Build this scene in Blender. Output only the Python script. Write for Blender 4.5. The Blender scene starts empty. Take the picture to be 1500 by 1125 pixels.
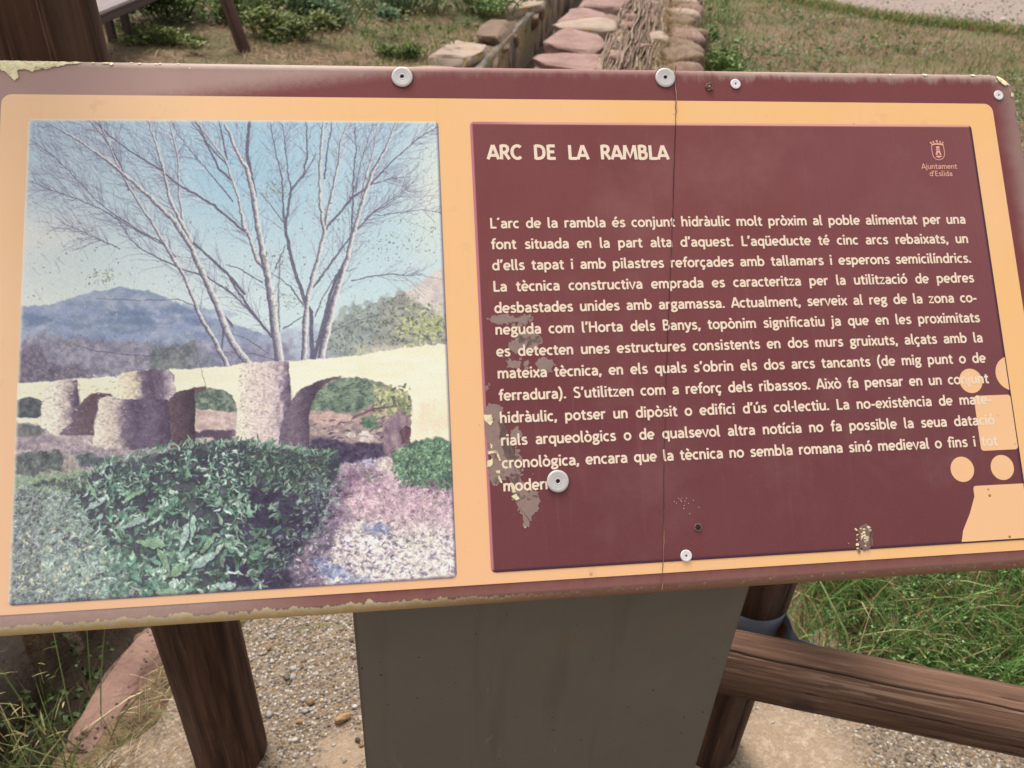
import bpy, bmesh, math, random
import numpy as np
from mathutils import Vector, Matrix, noise as mnoise

# ------------------------------------------------------------------ camera, sky, sun, exposure
C = bpy.context.scene.collection
scene = bpy.context.scene
CAM_H = 1.5
F_PX = 1197.642
W = np.array([[0.9984033487537818, 0.05648675240474013, 0.0],
              [0.03165130019959753, -0.5594367310278864, 0.828268518762187],
              [0.046786198743960505, -0.826946062799502, -0.5603313848317732]])   # camera axes in the world (columns: right, down, forward)
cam_d = bpy.data.cameras.new('camera')
cam = bpy.data.objects.new('camera', cam_d); C.objects.link(cam)
cam_d.sensor_width = 36; cam_d.lens = F_PX / 1500 * 36
cam_d.clip_start = 0.02; cam_d.clip_end = 600
M = Matrix(((W[0, 0], -W[0, 1], -W[0, 2], 0), (W[1, 0], -W[1, 1], -W[1, 2], 0), (W[2, 0], -W[2, 1], -W[2, 2], CAM_H), (0, 0, 0, 1)))
cam.matrix_world = M
cam_d.dof.use_dof = True; cam_d.dof.focus_distance = 0.80; cam_d.dof.aperture_fstop = 13.0
scene.camera = cam

SUN_EL, SUN_AZ = math.radians(58), math.radians(-25)      # azimuth from +Y (ahead of the camera), negative = left
world = bpy.data.worlds.new('World'); scene.world = world; world.use_nodes = True
wn = world.node_tree; wn.nodes.clear()
sky = wn.nodes.new('ShaderNodeTexSky'); sky.sky_type = 'NISHITA'; sky.sun_disc = False
sky.sun_elevation = SUN_EL; sky.sun_rotation = SUN_AZ; sky.dust_density = 4.0; sky.air_density = 1.0; sky.ozone_density = 1.0
hs = wn.nodes.new('ShaderNodeHueSaturation'); hs.inputs['Saturation'].default_value = 0.12
bg = wn.nodes.new('ShaderNodeBackground'); bg.inputs['Strength'].default_value = 0.15
wo = wn.nodes.new('ShaderNodeOutputWorld')
wn.links.new(sky.outputs[0], hs.inputs['Color']); wn.links.new(hs.outputs[0], bg.inputs[0]); wn.links.new(bg.outputs[0], wo.inputs[0])
sd = bpy.data.lights.new('sun', 'SUN'); sd.energy = 1.6; sd.angle = math.radians(18); sd.color = (1, .93, .84)
so = bpy.data.objects.new('sun', sd); C.objects.link(so); so.location = (-3, 6, 9)
sdir = Vector((math.sin(SUN_AZ) * math.cos(SUN_EL), math.cos(SUN_AZ) * math.cos(SUN_EL), math.sin(SUN_EL)))
so.rotation_euler = sdir.to_track_quat('Z', 'Y').to_euler()
scene.view_settings.view_transform = 'Standard'; scene.view_settings.look = 'None'
scene.view_settings.exposure = 0.75; scene.view_settings.gamma = 1.0

# ------------------------------------------------------------------ helpers
rng = np.random.default_rng(7); random.seed(7)

def lin(c):
    c = np.asarray(c, float) / 255.0
    return np.where(c <= 0.04045, c / 12.92, ((c + 0.055) / 1.055) ** 2.4)

def col(r, g, b, k=1.65):
    v = np.clip(lin((r, g, b)) / k, 0, .92); return (float(v[0]), float(v[1]), float(v[2]), 1.0)

def hsh(ix, iy, seed):
    n = (ix * 374761393 + iy * 668265263 + seed * 974634777) & 0xFFFFFFFF
    n = ((n ^ (n >> 13)) * 1274126177) & 0xFFFFFFFF
    return ((n ^ (n >> 16)) & 0xFFFF) / 65535.0

def vnoise(x, y, seed=0):
    x = np.asarray(x, float); y = np.asarray(y, float)
    xi = np.floor(x).astype(np.int64); yi = np.floor(y).astype(np.int64); fx = x - xi; fy = y - yi
    fx = fx * fx * (3 - 2 * fx); fy = fy * fy * (3 - 2 * fy)
    a = hsh(xi, yi, seed); b = hsh(xi + 1, yi, seed); c = hsh(xi, yi + 1, seed); d = hsh(xi + 1, yi + 1, seed)
    return (a * (1 - fx) + b * fx) * (1 - fy) + (c * (1 - fx) + d * fx) * fy

def fbm(x, y, seed=0, o=4):
    s = 0; a = .5; t = 0
    for i in range(o):
        s = s + a * vnoise(np.asarray(x) * 2 ** i, np.asarray(y) * 2 ** i, seed + i * 17); t += a; a *= .5
    return s / t

def mesh_np(name, V, quads=None, tris=None, cols=None, smooth=False):
    me = bpy.data.meshes.new(name); V = np.asarray(V, np.float32)
    q = np.zeros((0, 4), np.int32) if quads is None else np.asarray(quads, np.int32).reshape(-1, 4)
    t = np.zeros((0, 3), np.int32) if tris is None else np.asarray(tris, np.int32).reshape(-1, 3)
    me.vertices.add(len(V)); me.vertices.foreach_set('co', V.ravel())
    loops = np.concatenate([q.ravel(), t.ravel()]); me.loops.add(len(loops)); me.loops.foreach_set('vertex_index', loops)
    n = len(q) + len(t); me.polygons.add(n)
    st = np.concatenate([np.arange(len(q)) * 4, len(q) * 4 + np.arange(len(t)) * 3]).astype(np.int32)
    me.polygons.foreach_set('loop_start', st)
    if smooth: me.polygons.foreach_set('use_smooth', np.ones(n, bool))
    me.update(calc_edges=True)
    if cols is not None:
        at = me.color_attributes.new('Col', 'FLOAT_COLOR', 'POINT')
        c4 = np.ones((len(V), 4), np.float32); c4[:, :3] = cols; at.data.foreach_set('color', c4.ravel())
    return me

def link(name, me, mat, parent=None, mw=None):
    o = bpy.data.objects.new(name, me); C.objects.link(o)
    if mat is not None: me.materials.append(mat)
    if parent is not None: o.parent = parent
    if mw is not None: o.matrix_local = mw
    return o

def tag(o, label, cat, group=None):
    o['label'] = label; o['category'] = cat
    if group: o['group'] = group
    return o

def empty(name, loc, label, cat, group=None, rz=0):
    o = bpy.data.objects.new(name, None); C.objects.link(o); o.location = loc; o.rotation_euler = (0, 0, rz); o.empty_display_size = .1
    return tag(o, label, cat, group)

class NT:
    def __init__(s, name):
        s.m = bpy.data.materials.new(name); s.m.use_nodes = True; s.t = s.m.node_tree
        s.b = s.t.nodes['Principled BSDF']
    def n(s, typ, out=0, props=None, **inp):
        nd = s.t.nodes.new('ShaderNode' + typ)
        for k, v in (props or {}).items(): setattr(nd, k, v)
        for k, v in inp.items():
            key = int(k[1:]) if k[0] == 'i' and k[1:].isdigit() else k.replace('_', ' ')
            s.put(nd.inputs[key], v)
        return nd.outputs[out]
    def put(s, sock, v):
        if isinstance(v, bpy.types.NodeSocket): s.t.links.new(v, sock)
        else: sock.default_value = v
    def set(s, **kw):
        for k, v in kw.items(): s.put(s.b.inputs[k.replace('_', ' ')], v)
        return s
    def math(s, op, a, b=0.0, c=0.0): return s.n('Math', props={'operation': op}, i0=a, i1=b, i2=c)
    def mix(s, f, a, b, blend='MIX'):
        nd = s.t.nodes.new('ShaderNodeMix'); nd.data_type = 'RGBA'; nd.blend_type = blend
        s.put(nd.inputs[0], f); s.put(nd.inputs[6], a); s.put(nd.inputs[7], b); return nd.outputs[2]
    def step(s, v, a, b): return s.n('MapRange', props={'interpolation_type': 'SMOOTHSTEP'}, Value=v, From_Min=a, From_Max=b)
    def coord(s, kind='Object'):
        nd = s.t.nodes.new('ShaderNodeTexCoord'); return nd.outputs[kind]
    def mapping(s, v, scale=(1, 1, 1), rot=(0, 0, 0)): return s.n('Mapping', Vector=v, Scale=scale, Rotation=rot)
    def noise(s, v, sc, det=4.0, rough=.55, dist=0.0): return s.n('TexNoise', Vector=v, Scale=sc, Detail=det, Roughness=rough, Distortion=dist)
    def bump(s, h, strength=.3, dist=.01): return s.n('Bump', Height=h, Strength=strength, Distance=dist)
    def xyz(s, v):
        nd = s.t.nodes.new('ShaderNodeSeparateXYZ'); s.put(nd.inputs[0], v); return nd.outputs
    def attr(s, name='Col'):
        nd = s.t.nodes.new('ShaderNodeAttribute'); nd.attribute_name = name; return nd.outputs['Color']

# where things stood when the photograph was taken: survey of the board plane and of the ground
Rb = np.array([[0.9882732903260433, -0.10819889436990437, 0.10774461882278154],
               [0.1526259274855411, 0.6786723532404422, -0.7184073796991907],
               [0.00460759018519098, 0.7264274473092334, 0.6872277161963672]])
tb = np.array([-0.45345919040305266, 0.7502069039179647, -0.21971978227482014])
def ray(x, y): return W @ np.array([(x - 750) / F_PX, (y - 562.5) / F_PX, 1])
def B(x, y):                                               # survey point -> board coordinates (metres)
    v = ray(x, y); s = (Rb[:, 2] @ tb) / (Rb[:, 2] @ v); p = v * s - tb
    return float(p @ Rb[:, 0]), float(p @ Rb[:, 1])
BOARD = Matrix(((*Rb[0], tb[0]), (*Rb[1], tb[1]), (*Rb[2], tb[2] + CAM_H), (0, 0, 0, 1)))
KB = 1.0            # light falling on the board, for turning seen ink colours into ink albedo

# ------------------------------------------------------------------ ground
def chan(s): return -.96 + .155 * s        # channel edge x at distance y
def ground_z(X, Y):
    s = X - chan(Y)
    z = (fbm(X * 1.3, Y * 1.3, 3) - .5) * .10 + (fbm(X * 7, Y * 7, 9) - .5) * .03
    near = np.clip((2.2 - Y) / .8, 0, 1); z = z * (1 - near * .75)
    ch = (s > -.40) & (s < -.0)
    z = np.where(ch, -.42 + z * .6, z)
    bank = np.clip((-s - .36) / .5, 0, 1); z = np.where(s < -.36, z + .02 * bank, z)
    low = np.clip((s - 1.2) / .1, 0, 1) * np.clip((Y - 2.5) / 2, 0, 1); z = z * (1 - .8 * low) - .16 * low
    return z

def build_ground():
    sl = np.unique(np.round(np.concatenate([np.linspace(-60, -6, 20), np.linspace(-6, -.6, 70), np.linspace(-.6, -.42, 7), [-.405, -.40, -.395, -.35, -.3, -.2, -.1, -.05, -.006, -.001, .004],
                                            np.linspace(.05, 1.4, 34), np.linspace(1.5, 8, 90), np.linspace(8, 60, 20)]), 4))
    tl = np.unique(np.round(np.concatenate([np.linspace(-30, 0, 12), np.linspace(0, 2.4, 60), np.linspace(2.4, 12, 130), np.linspace(12, 20, 20), np.linspace(20, 120, 20)]), 4))
    S, T = np.meshgrid(sl, tl); X = S + chan(T); Z = ground_z(X, T)
    V = np.stack([X, T, Z], -1).reshape(-1, 3); nx = len(sl)
    i = (np.arange(len(tl) - 1)[:, None] * nx + np.arange(nx - 1)[None]).ravel()
    q = np.stack([i, i + 1, i + nx + 1, i + nx], 1)
    m = NT('soil'); v = m.coord()
    n1 = m.noise(v, 1.1, 5, .6); n2 = m.noise(v, 26, 5, .65); n3 = m.noise(v, 140, 3, .6)
    n4 = m.noise(v, 9, 4, .7)
    c = m.mix(m.step(n2, .35, .65), col(112, 84, 60), col(178, 144, 108)); c = m.mix(m.math('MULTIPLY', m.step(n4, .5, .68), .6), c, col(96, 74, 54))
    c = m.mix(m.math('MULTIPLY', m.step(n3, .55, .68), .7), c, col(190, 165, 125))
    c = m.mix(m.math('MULTIPLY', m.step(n1, .46, .58), .62), c, m.mix(n3, col(92, 98, 50), col(142, 142, 86)))
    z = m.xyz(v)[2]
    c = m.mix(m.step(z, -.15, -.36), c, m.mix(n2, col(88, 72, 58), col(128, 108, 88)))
    m.set(Base_Color=c, Roughness=.95, Normal=m.bump(m.math('ADD', n2, m.math('MULTIPLY', n3, .5)), .9, .03))
    o = link('ground', mesh_np('ground', V, q, smooth=True), m.m); o['kind'] = 'structure'

def build_path():
    pts = [(2.8, 12.5), (3.5, 11.63), (4.2, 10.78), (4.92, 10.53), (5.7, 10.3), (7.7, 9.75), (12, 7.6), (30, 4), (30, 20), (12, 16), (2.0, 17), (1.8, 13)]
    P = []
    for a, b in zip(pts, pts[1:] + pts[:1]):
        n = max(2, int(math.dist(a, b) / .12)) if min(a[0], b[0]) < 8 and max(a[1], b[1]) < 12 else 6
        for k in range(n):
            f = k / n; x = a[0] + (b[0] - a[0]) * f; y = a[1] + (b[1] - a[1]) * f
            P.append((x + .5 * (fbm(x * 3, y * 3, 5) - .5), y + .6 * (fbm(x * 3, y * 3, 8) - .5)))
    bm = bmesh.new(); f = bm.faces.new([bm.verts.new((x, y, -.142)) for x, y in P])
    r = bmesh.ops.extrude_face_region(bm, geom=[f]); bmesh.ops.translate(bm, verts=[v for v in r['geom'] if isinstance(v, bmesh.types.BMVert)], vec=(0, 0, -.25))
    bmesh.ops.recalc_face_normals(bm, faces=bm.faces); me = bpy.data.meshes.new('path'); bm.to_mesh(me)
    m = NT('gravel'); v = m.coord(); n1 = m.noise(v, 42, 6, .85); n2 = m.noise(v, 3, 3)
    c = m.mix(n1, col(104, 86, 74), col(226, 204, 188)); c = m.mix(m.math('MULTIPLY', n2, .5), c, col(186, 162, 146))
    m.set(Base_Color=c, Roughness=.95, Normal=m.bump(n1, .8, .02))
    o = link('gravel_path', me, m.m); o['kind'] = 'structure'
    n = 2600; x = rng.uniform(2.8, 8, n); y = rng.uniform(9.8, 13, n); ok = inside(np.stack([x, y], 1), pts); x, y = x[ok], y[ok]; n = len(x); V0, T0 = ico(1); k = len(V0)
    r = rng.lognormal(math.log(.009), .45, n)[:, None, None]; V = V0[None] * (1 + .25 * rng.standard_normal((n, k, 1))) * r * [1, 1, .6] + np.stack([x, y, np.full(n, -.141)], 1)[:, None]
    cc = np.repeat(pick([(176, 156, 142), (140, 120, 106), (204, 186, 172), (116, 98, 88)], n), k, 0); mm = NT('path_stone'); mm.set(Base_Color=mm.mix(mm.math('MULTIPLY', mm.noise(mm.coord(), 80), .3), mm.attr(), col(120, 100, 90)), Roughness=.9)
    o = link('path_pebbles', mesh_np('path_pebbles', V.reshape(-1, 3), None, (T0[None] + (np.arange(n) * k)[:, None, None]).reshape(-1, 3), cc, True), mm.m); o['kind'] = 'stuff'

SLAB = [(-.83, .30), (-.745, .84), (-.66, .94), (-.655, 1.04), (-.60, 1.12), (-.545, 1.22), (-.50, 1.36), (-.42, 1.52), (-.1, 1.42), (.25, 1.24), (.5, 1.12), (.75, 1.04), (1.05, .99), (1.5, .95), (2.3, .9), (2.3, .1), (-.83, .1)]
def build_slab():
    P = []
    for a, b in zip(SLAB, SLAB[1:] + SLAB[:1]):
        n = max(2, int(math.dist(a, b) / .018))
        for k in range(n):
            f = k / n; x = a[0] + (b[0] - a[0]) * f; y = a[1] + (b[1] - a[1]) * f
            P.append((x + .022 * (fbm(x * 18, y * 18, 5) - .5) * 2, y + .022 * (fbm(x * 18, y * 18, 8) - .5) * 2))
    bm = bmesh.new(); f = bm.faces.new([bm.verts.new((x, y, .012)) for x, y in P])
    r = bmesh.ops.extrude_face_region(bm, geom=[f]); bmesh.ops.translate(bm, verts=[v for v in r['geom'] if isinstance(v, bmesh.types.BMVert)], vec=(0, 0, -.12))
    bmesh.ops.recalc_face_normals(bm, faces=bm.faces); me = bpy.data.meshes.new('concrete_slab'); bm.to_mesh(me)
    m = NT('washed_concrete'); v = m.coord()
    w = m.n('TexVoronoi', 1, Vector=v, Scale=165.0, Randomness=1.0)
    d = m.n('TexVoronoi', 0, Vector=v, Scale=165.0, Randomness=1.0)
    h = m.xyz(w)[0]; h2 = m.xyz(w)[1]
    peb = m.mix(m.step(h, .35, .7), col(118, 100, 82), col(178, 156, 130)); peb = m.mix(m.step(h, .78, .86), peb, col(212, 202, 188))
    peb = m.mix(m.step(h2, .86, .9), peb, col(158, 122, 66)); peb = m.mix(m.step(h2, .12, .06), peb, col(92, 80, 68))
    n1 = m.noise(v, 9, 4, .6); n2 = m.noise(v, 220, 3, .6); n3 = m.noise(v, 45, 5, .7)
    mortar = m.mix(n2, col(150, 124, 98), col(208, 180, 150)); mortar = m.mix(m.step(n3, .45, .7), mortar, col(222, 198, 170)); matrix = m.mix(n2, col(122, 104, 86), col(180, 160, 138))
    x, y, z = m.xyz(v)
    def blob(cx, cy, rr):
        dx = m.math('SUBTRACT', x, cx); dy = m.math('SUBTRACT', y, cy)
        d2 = m.math('SQRT', m.math('ADD', m.math('MULTIPLY', dx, dx), m.math('MULTIPLY', dy, dy)))
        return m.step(m.math('ADD', d2, m.math('MULTIPLY', m.math('SUBTRACT', n3, .5), .24)), rr * 1.15, rr * .35)
    sm = m.math('MAXIMUM', blob(.60, .95, .17), m.math('MAXIMUM', blob(-.285, .90, .07), m.math('MULTIPLY', blob(-.66, .90, .20), .45)))
    sm = m.math('MAXIMUM', sm, m.math('MULTIPLY', m.step(n1, .56, .66), .8))
    gap = m.step(d, .42, .62)
    c = m.mix(gap, peb, matrix); c = m.mix(sm, c, mortar)
    hh = m.math('MULTIPLY', m.math('SUBTRACT', 1.0, d), m.math('SUBTRACT', 1.0, sm))
    m.set(Base_Color=c, Roughness=.9, Normal=m.bump(m.math('ADD', hh, m.math('MULTIPLY', n2, .5)), .7, .006))
    o = link('concrete_slab', me, m.m); o['kind'] = 'structure'

def inside(P, poly):
    c = np.zeros(len(P), bool); x, y = P[:, 0], P[:, 1]
    for (x0, y0), (x1, y1) in zip(poly, poly[1:] + poly[:1]):
        k = ((y0 > y) != (y1 > y)); xi = (x1 - x0) * (y - y0) / ((y1 - y0) or 1e-9) + x0
        c ^= k & (x < xi)
    return c

def ico(sub):
    bm = bmesh.new(); bmesh.ops.create_icosphere(bm, subdivisions=sub, radius=1); bm.verts.ensure_lookup_table()
    V = np.array([v.co[:] for v in bm.verts]); T = np.array([[v.index for v in f.verts] for f in bm.faces]); bm.free(); return V, T

def build_pebbles():
    n = 8500
    P = np.stack([rng.uniform(-.8, 1.5, n), rng.uniform(.55, 1.5, n)], 1); P = P[inside(P, SLAB)]
    def dd(cx, cy): return np.hypot(P[:, 0] - cx, P[:, 1] - cy)
    keep = (dd(.60, .95) > .15) & (dd(-.285, .90) > .05) & (dd(-.66, .90) > .16) | (rng.random(len(P)) < .06)
    keep &= rng.random(len(P)) < np.where((P[:, 0] < -.1) & (P[:, 1] > .9), 1.0, .62)
    P = P[keep]; n = len(P); V0, T0 = ico(1); k = len(V0)
    r = rng.lognormal(math.log(.0029), .45, n).clip(.0014, .0085)
    V = V0[None] * (1 + .30 * rng.standard_normal((n, k, 1))) * np.stack([r * rng.uniform(.8, 1.3, n), r * rng.uniform(.8, 1.3, n), r * .34], 1)[:, None]
    a = rng.uniform(0, 6.28, n)[:, None]; x = V[..., 0] * np.cos(a) - V[..., 1] * np.sin(a); y = V[..., 0] * np.sin(a) + V[..., 1] * np.cos(a)
    V = np.stack([x + P[:, :1], y + P[:, 1:], V[..., 2] + .0125], -1).reshape(-1, 3)
    T = (T0[None] + (np.arange(n) * k)[:, None, None]).reshape(-1, 3)
    pal = np.array([col(196, 186, 176), col(150, 130, 108), col(118, 96, 76), col(172, 158, 142), col(146, 112, 70), col(94, 82, 74), col(214, 206, 198)])[:, :3]
    pr = np.array([.24, .22, .16, .16, .07, .06, .09]); left = (P[:, 0] < -.05)
    ci = rng.choice(7, n, p=pr); ci = np.where(left & (rng.random(n) < .35), 0, ci)
    cc = np.repeat(pal[ci] * rng.uniform(.8, 1.15, (n, 1)), k, 0)
    m = NT('pebble_stone'); m.set(Base_Color=m.mix(m.math('MULTIPLY', m.noise(m.coord(), 300, 2), .3), m.attr(), col(120, 100, 80)), Roughness=.8)
    o = link('slab_pebbles', mesh_np('slab_pebbles', V, None, T, cc, True), m.m); o['kind'] = 'stuff'

# ------------------------------------------------------------------ stones and channel walls
def stone_mat(name, base, alt, spots=True, lichen=None):
    m = NT(name); v = m.coord(); n1 = m.noise(v, 7, 5, .6); n2 = m.noise(v, 60, 4, .65)
    c = m.mix(m.step(n1, .35, .65), base, alt); c = m.mix(m.math('MULTIPLY', n2, .35), c, col(120, 95, 85))
    if spots:
        d = m.n('TexVoronoi', 0, Vector=v, Scale=70.0); c = m.mix(m.math('MULTIPLY', m.step(d, .3, .16), m.step(m.noise(v, 12), .46, .56)), c, col(62, 50, 50))
    if lichen: c = m.mix(m.step(m.noise(v, 9, 3), .62, .68), c, lichen)
    m.set(Base_Color=c, Roughness=.9, Normal=m.bump(m.math('ADD', n1, m.math('MULTIPLY', n2, .4)), .6, .02)); return m.m

def stone_mesh(name, size, seed, sub=3, p=.5, rough=.2, facets=9, flat=1.0):
    V, T = ico(sub); s = np.sign(V) * np.abs(V) ** p; s /= np.max(np.abs(s))
    out = []; rs = np.random.default_rng(seed); nf = rs.standard_normal((max(1, facets), 3)) * [1, 1, flat]; nf /= np.linalg.norm(nf, axis=1)[:, None]; fd = rs.uniform(.70, .92, len(nf)) if facets else [9.0]
    for q in s:
        for n_, d_ in zip(nf, fd):
            e = q @ n_ - d_
            if e > 0: q = q - n_ * e * .85
        f = 1 + rough * mnoise.noise(Vector(q) * 1.4 + Vector((seed * 3.1, seed * 1.7, seed))) + rough * .4 * mnoise.noise(Vector(q) * 4 + Vector((seed, 0, seed * 2)))
        out.append(q * f * np.array(size))
    return mesh_np(name, np.array(out), None, T, None, True)

def build_walls():
    pink = stone_mat('pink_sandstone', col(162, 120, 106), col(190, 150, 138), True)
    kerb = stone_mat('weathered_kerb_stone', col(142, 104, 88), col(178, 138, 120), True)
    pale = stone_mat('pale_stone', col(188, 160, 140), col(206, 182, 160), False, col(190, 150, 60))
    brown = stone_mat('brown_stone', col(128, 100, 76), col(158, 128, 102), False)
    conc = NT('channel_concrete'); v = conc.coord(); n = conc.noise(v, 6, 5, .65); n2 = conc.noise(v, 40, 4)
    conc.set(Base_Color=conc.mix(n, col(108, 94, 82), conc.mix(n2, col(150, 138, 126), col(176, 164, 150))), Roughness=.95, Normal=conc.bump(n2, .6, .02))
    def strip(s0, s1, z0, z1, name, parent, rough, seed):
        ys = np.concatenate([np.linspace(.1, 2, 60), np.linspace(2.05, 13, 180)]) if s1 < .1 else np.linspace(2.2, 13, 190); prof = [(s0, z0), (s0, z1 * .5 + z0 * .5), (s0, z1), (s0 * .7 + s1 * .3, z1 + .01), (s0 * .3 + s1 * .7, z1 + .01), (s1, z1), (s1, z1 * .5 + z0 * .5), (s1, z0)]
        V = []
        for yy in ys:
            for i, (s, z) in enumerate(prof):
                V.append((s + chan(yy) + rough * (fbm(yy * 5, i * 3.3, seed) - .5) - parent.location.x, yy - parent.location.y, z + rough * (fbm(yy * 4, i * 7.7, seed + 4) - .5)))
        k = len(prof); q = [(a * k + i, a * k + (i + 1) % k, (a + 1) * k + (i + 1) % k, (a + 1) * k + i) for a in range(len(ys) - 1) for i in range(k)]
        return link(name, mesh_np(name, V, q, smooth=True), conc.m, parent)
    wr = empty('stone_wall', (chan(1.1), 1.1, 0), 'wide channel wall topped with pink sandstone slabs, right side of the ditch', 'wall')
    strip(.012, .06, -.5, -.03, 'wall_face', wr, .02, 3)
    mort = NT('earth_mortar'); v_ = mort.coord(); q_ = mort.noise(v_, 9, 5, .65); mort.set(Base_Color=mort.mix(q_, col(140, 108, 92), col(188, 156, 138)), Roughness=.95, Normal=mort.bump(mort.noise(v_, 40, 4), .7, .02))
    o_ = strip(.02, .50, -.4, .035, 'mortar_bed', wr, .06, 23); o_.data.materials.clear(); o_.data.materials.append(mort.m)
    o_ = strip(.90, 1.18, -.3, .015, 'mortar_bed', wr, .06, 27); o_.data.materials.clear(); o_.data.materials.append(mort.m)
    clay = NT('rooty_clay'); v_ = clay.coord(); q_ = clay.noise(clay.mapping(v_, (34, 2.2, 34)), 1.0, 5, .65, .4); clay.set(Base_Color=clay.mix(clay.step(q_, .36, .64), col(126, 98, 78), col(204, 176, 150)), Roughness=.95, Normal=clay.bump(q_, .9, .04))
    o_ = strip(.47, .92, -.2, .10, 'clay_fill', wr, .12, 33); o_.data.materials.clear(); o_.data.materials.append(clay.m)
    def cap(parent, s, y, z, size, rz, mt, seed, tilt=0, **kw):
        o = link('capstone', stone_mesh('capstone', size, seed, **kw), mt, parent)
        o.location = (s + chan(y) - parent.location.x, y - parent.location.y, z - parent.location.z); o.rotation_euler = (tilt, random.uniform(-.06, .06), rz); return o
    d = -math.atan(.155)
    # near pink slab beside the grass
    cap(wr, .040, 1.035, -.014, (.050, .175, .03), d - .03, kerb, 11, sub=5, rough=.20, p=.34, facets=9, flat=.6)
    cap(wr, .044, 1.37, -.018, (.055, .15, .032), d, kerb, 12, sub=4, rough=.10, p=.32, facets=3, flat=.4)
    sizes = [(.27, .33, .10), (.25, .40, .11), (.28, .30, .12), (.26, .45, .11), (.27, .38, .12), (.27, .4, .11), (.26, .36, .12), (.27, .42, .12)]
    y = 6.55
    for i, sz in enumerate(sizes):
        cap(wr, .26 + random.uniform(-.03, .03), y, -.005 + .015 * (i % 3), (sz[0] * 1.05, sz[1], sz[2]), d + random.uniform(-.15, .15), pale if i in (2, 5) else pink, 20 + i, sub=4, p=.30, rough=.12, facets=4, flat=.35); y += sz[1] * 1.62
    y = 5.2
    for i in range(3):
        cap(wr, .26, y - i * .75, -.01, (.26, .37, .1), d, pink, 50 + i)
    y = 6.5
    for i in range(11):
        ly = random.uniform(.16, .28); cap(wr, 1.08 + random.uniform(-.05, .05), y, -.03 + random.uniform(0, .03), (random.uniform(.13, .19), ly, .13), d + random.uniform(-.4, .4), random.choice([pink, pink, brown, pale]), 70 + i, p=.34, rough=.16, facets=4, flat=.4); y += ly * 1.7
    for i in range(8): cap(wr, random.uniform(.56, .9), 6.5 + i * .42, .06, (random.uniform(.06, .12), random.uniform(.1, .18), .09), random.uniform(-.6, .6), random.choice([pink, pale]), 130 + i, p=.4)
    wl = empty('stone_wall', (chan(1.1) - .42, 1.1, 0), 'rough grey channel wall with brown edge stones, left side of the ditch', 'wall')
    strip(-.46, -.40, -.5, .0, 'wall_face', wl, .05, 13)
    for i, (y, ds, sz, rz) in enumerate(((6.75, -.60, (.20, .42, .06), -.1), (7.75, -.55, (.14, .50, .07), .1), (8.9, -.62, (.22, .45, .06), -.2), (10.0, -.55, (.18, .5, .08), 0), (5.8, -.6, (.2, .4, .06), .1))):
        cap(wl, ds, y, .015, sz, d + rz, (pale, brown, pale, brown, pale)[i], 90 + i, sub=4, p=.34, rough=.16, facets=8, flat=.35)
    for i in range(7):
        cap(wl, -.44 + random.uniform(-.03, .02), 6.4 + i * .5, -.09, (.06, .2, .08), d + random.uniform(-.2, .2), brown, 110 + i, p=.4, rough=.2)
    # loose stones
    def loose(name, size, loc, mt, seed, label, rz=0, **kw):
        o = link(name, stone_mesh(name, size, seed, **kw), mt); o.location = loc; o.rotation_euler = (.1, .1, rz); return tag(o, label, 'stone')
    buff = stone_mat('buff_stone', col(176, 150, 120), col(206, 182, 150), False)
    loose('rock', (.050, .035, .025), (.735, 1.225, .008), buff, 31, 'pale rock half hidden in the grass behind the fence rail', .3, sub=4)
    ochre = stone_mat('ochre_stone', col(190, 150, 100), col(214, 172, 118), False)
    loose('stone_chip', (.016, .0085, .007), (-.300, .968, .018), ochre, 33, 'larger ochre stone chip lying on the washed concrete near the pedestal', .5, p=.6, rough=.35, facets=12)
    loose('stone_chip', (.007, .005, .004), (-.385, .957, .016), ochre, 34, 'smaller ochre stone chip lying nearer the leaning brown post', 0, p=.45, rough=.3)
    dark = stone_mat('dark_stone', col(70, 62, 58), col(90, 80, 74), False)
    loose('dark_pebble', (.0055, .0045, .004), (-.262, .925, .016), dark, 35, 'small dark pebble on pale mortar beside the grey pedestal', 0)
    brk = stone_mat('ditch_stone', col(130, 98, 80), col(156, 122, 100), False)
    loose('rock', (.045, .06, .05), (-.86, 1.30, -.25), brk, 36, 'brown rock lying in the shaded ditch under the board', .4)

# ------------------------------------------------------------------ vegetation
leafm = {}
def foliage_mat(name, rough=.6):
    if name in leafm: return leafm[name]
    m = NT(name); n = m.noise(m.coord(), 90, 2)
    c = m.mix(m.math('MULTIPLY', n, .35), m.attr(), col(60, 60, 24)); m.set(Base_Color=c, Roughness=rough, Specular_IOR_Level=.25)
    tr = m.n('BsdfTranslucent', Color=c); mx = m.n('MixShader', i0=.3, i1=m.b.outputs[0], i2=tr)
    out = [n for n in m.t.nodes if n.type == 'OUTPUT_MATERIAL'][0]; m.t.links.new(mx, out.inputs[0])
    leafm[name] = m.m; return m.m

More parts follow.
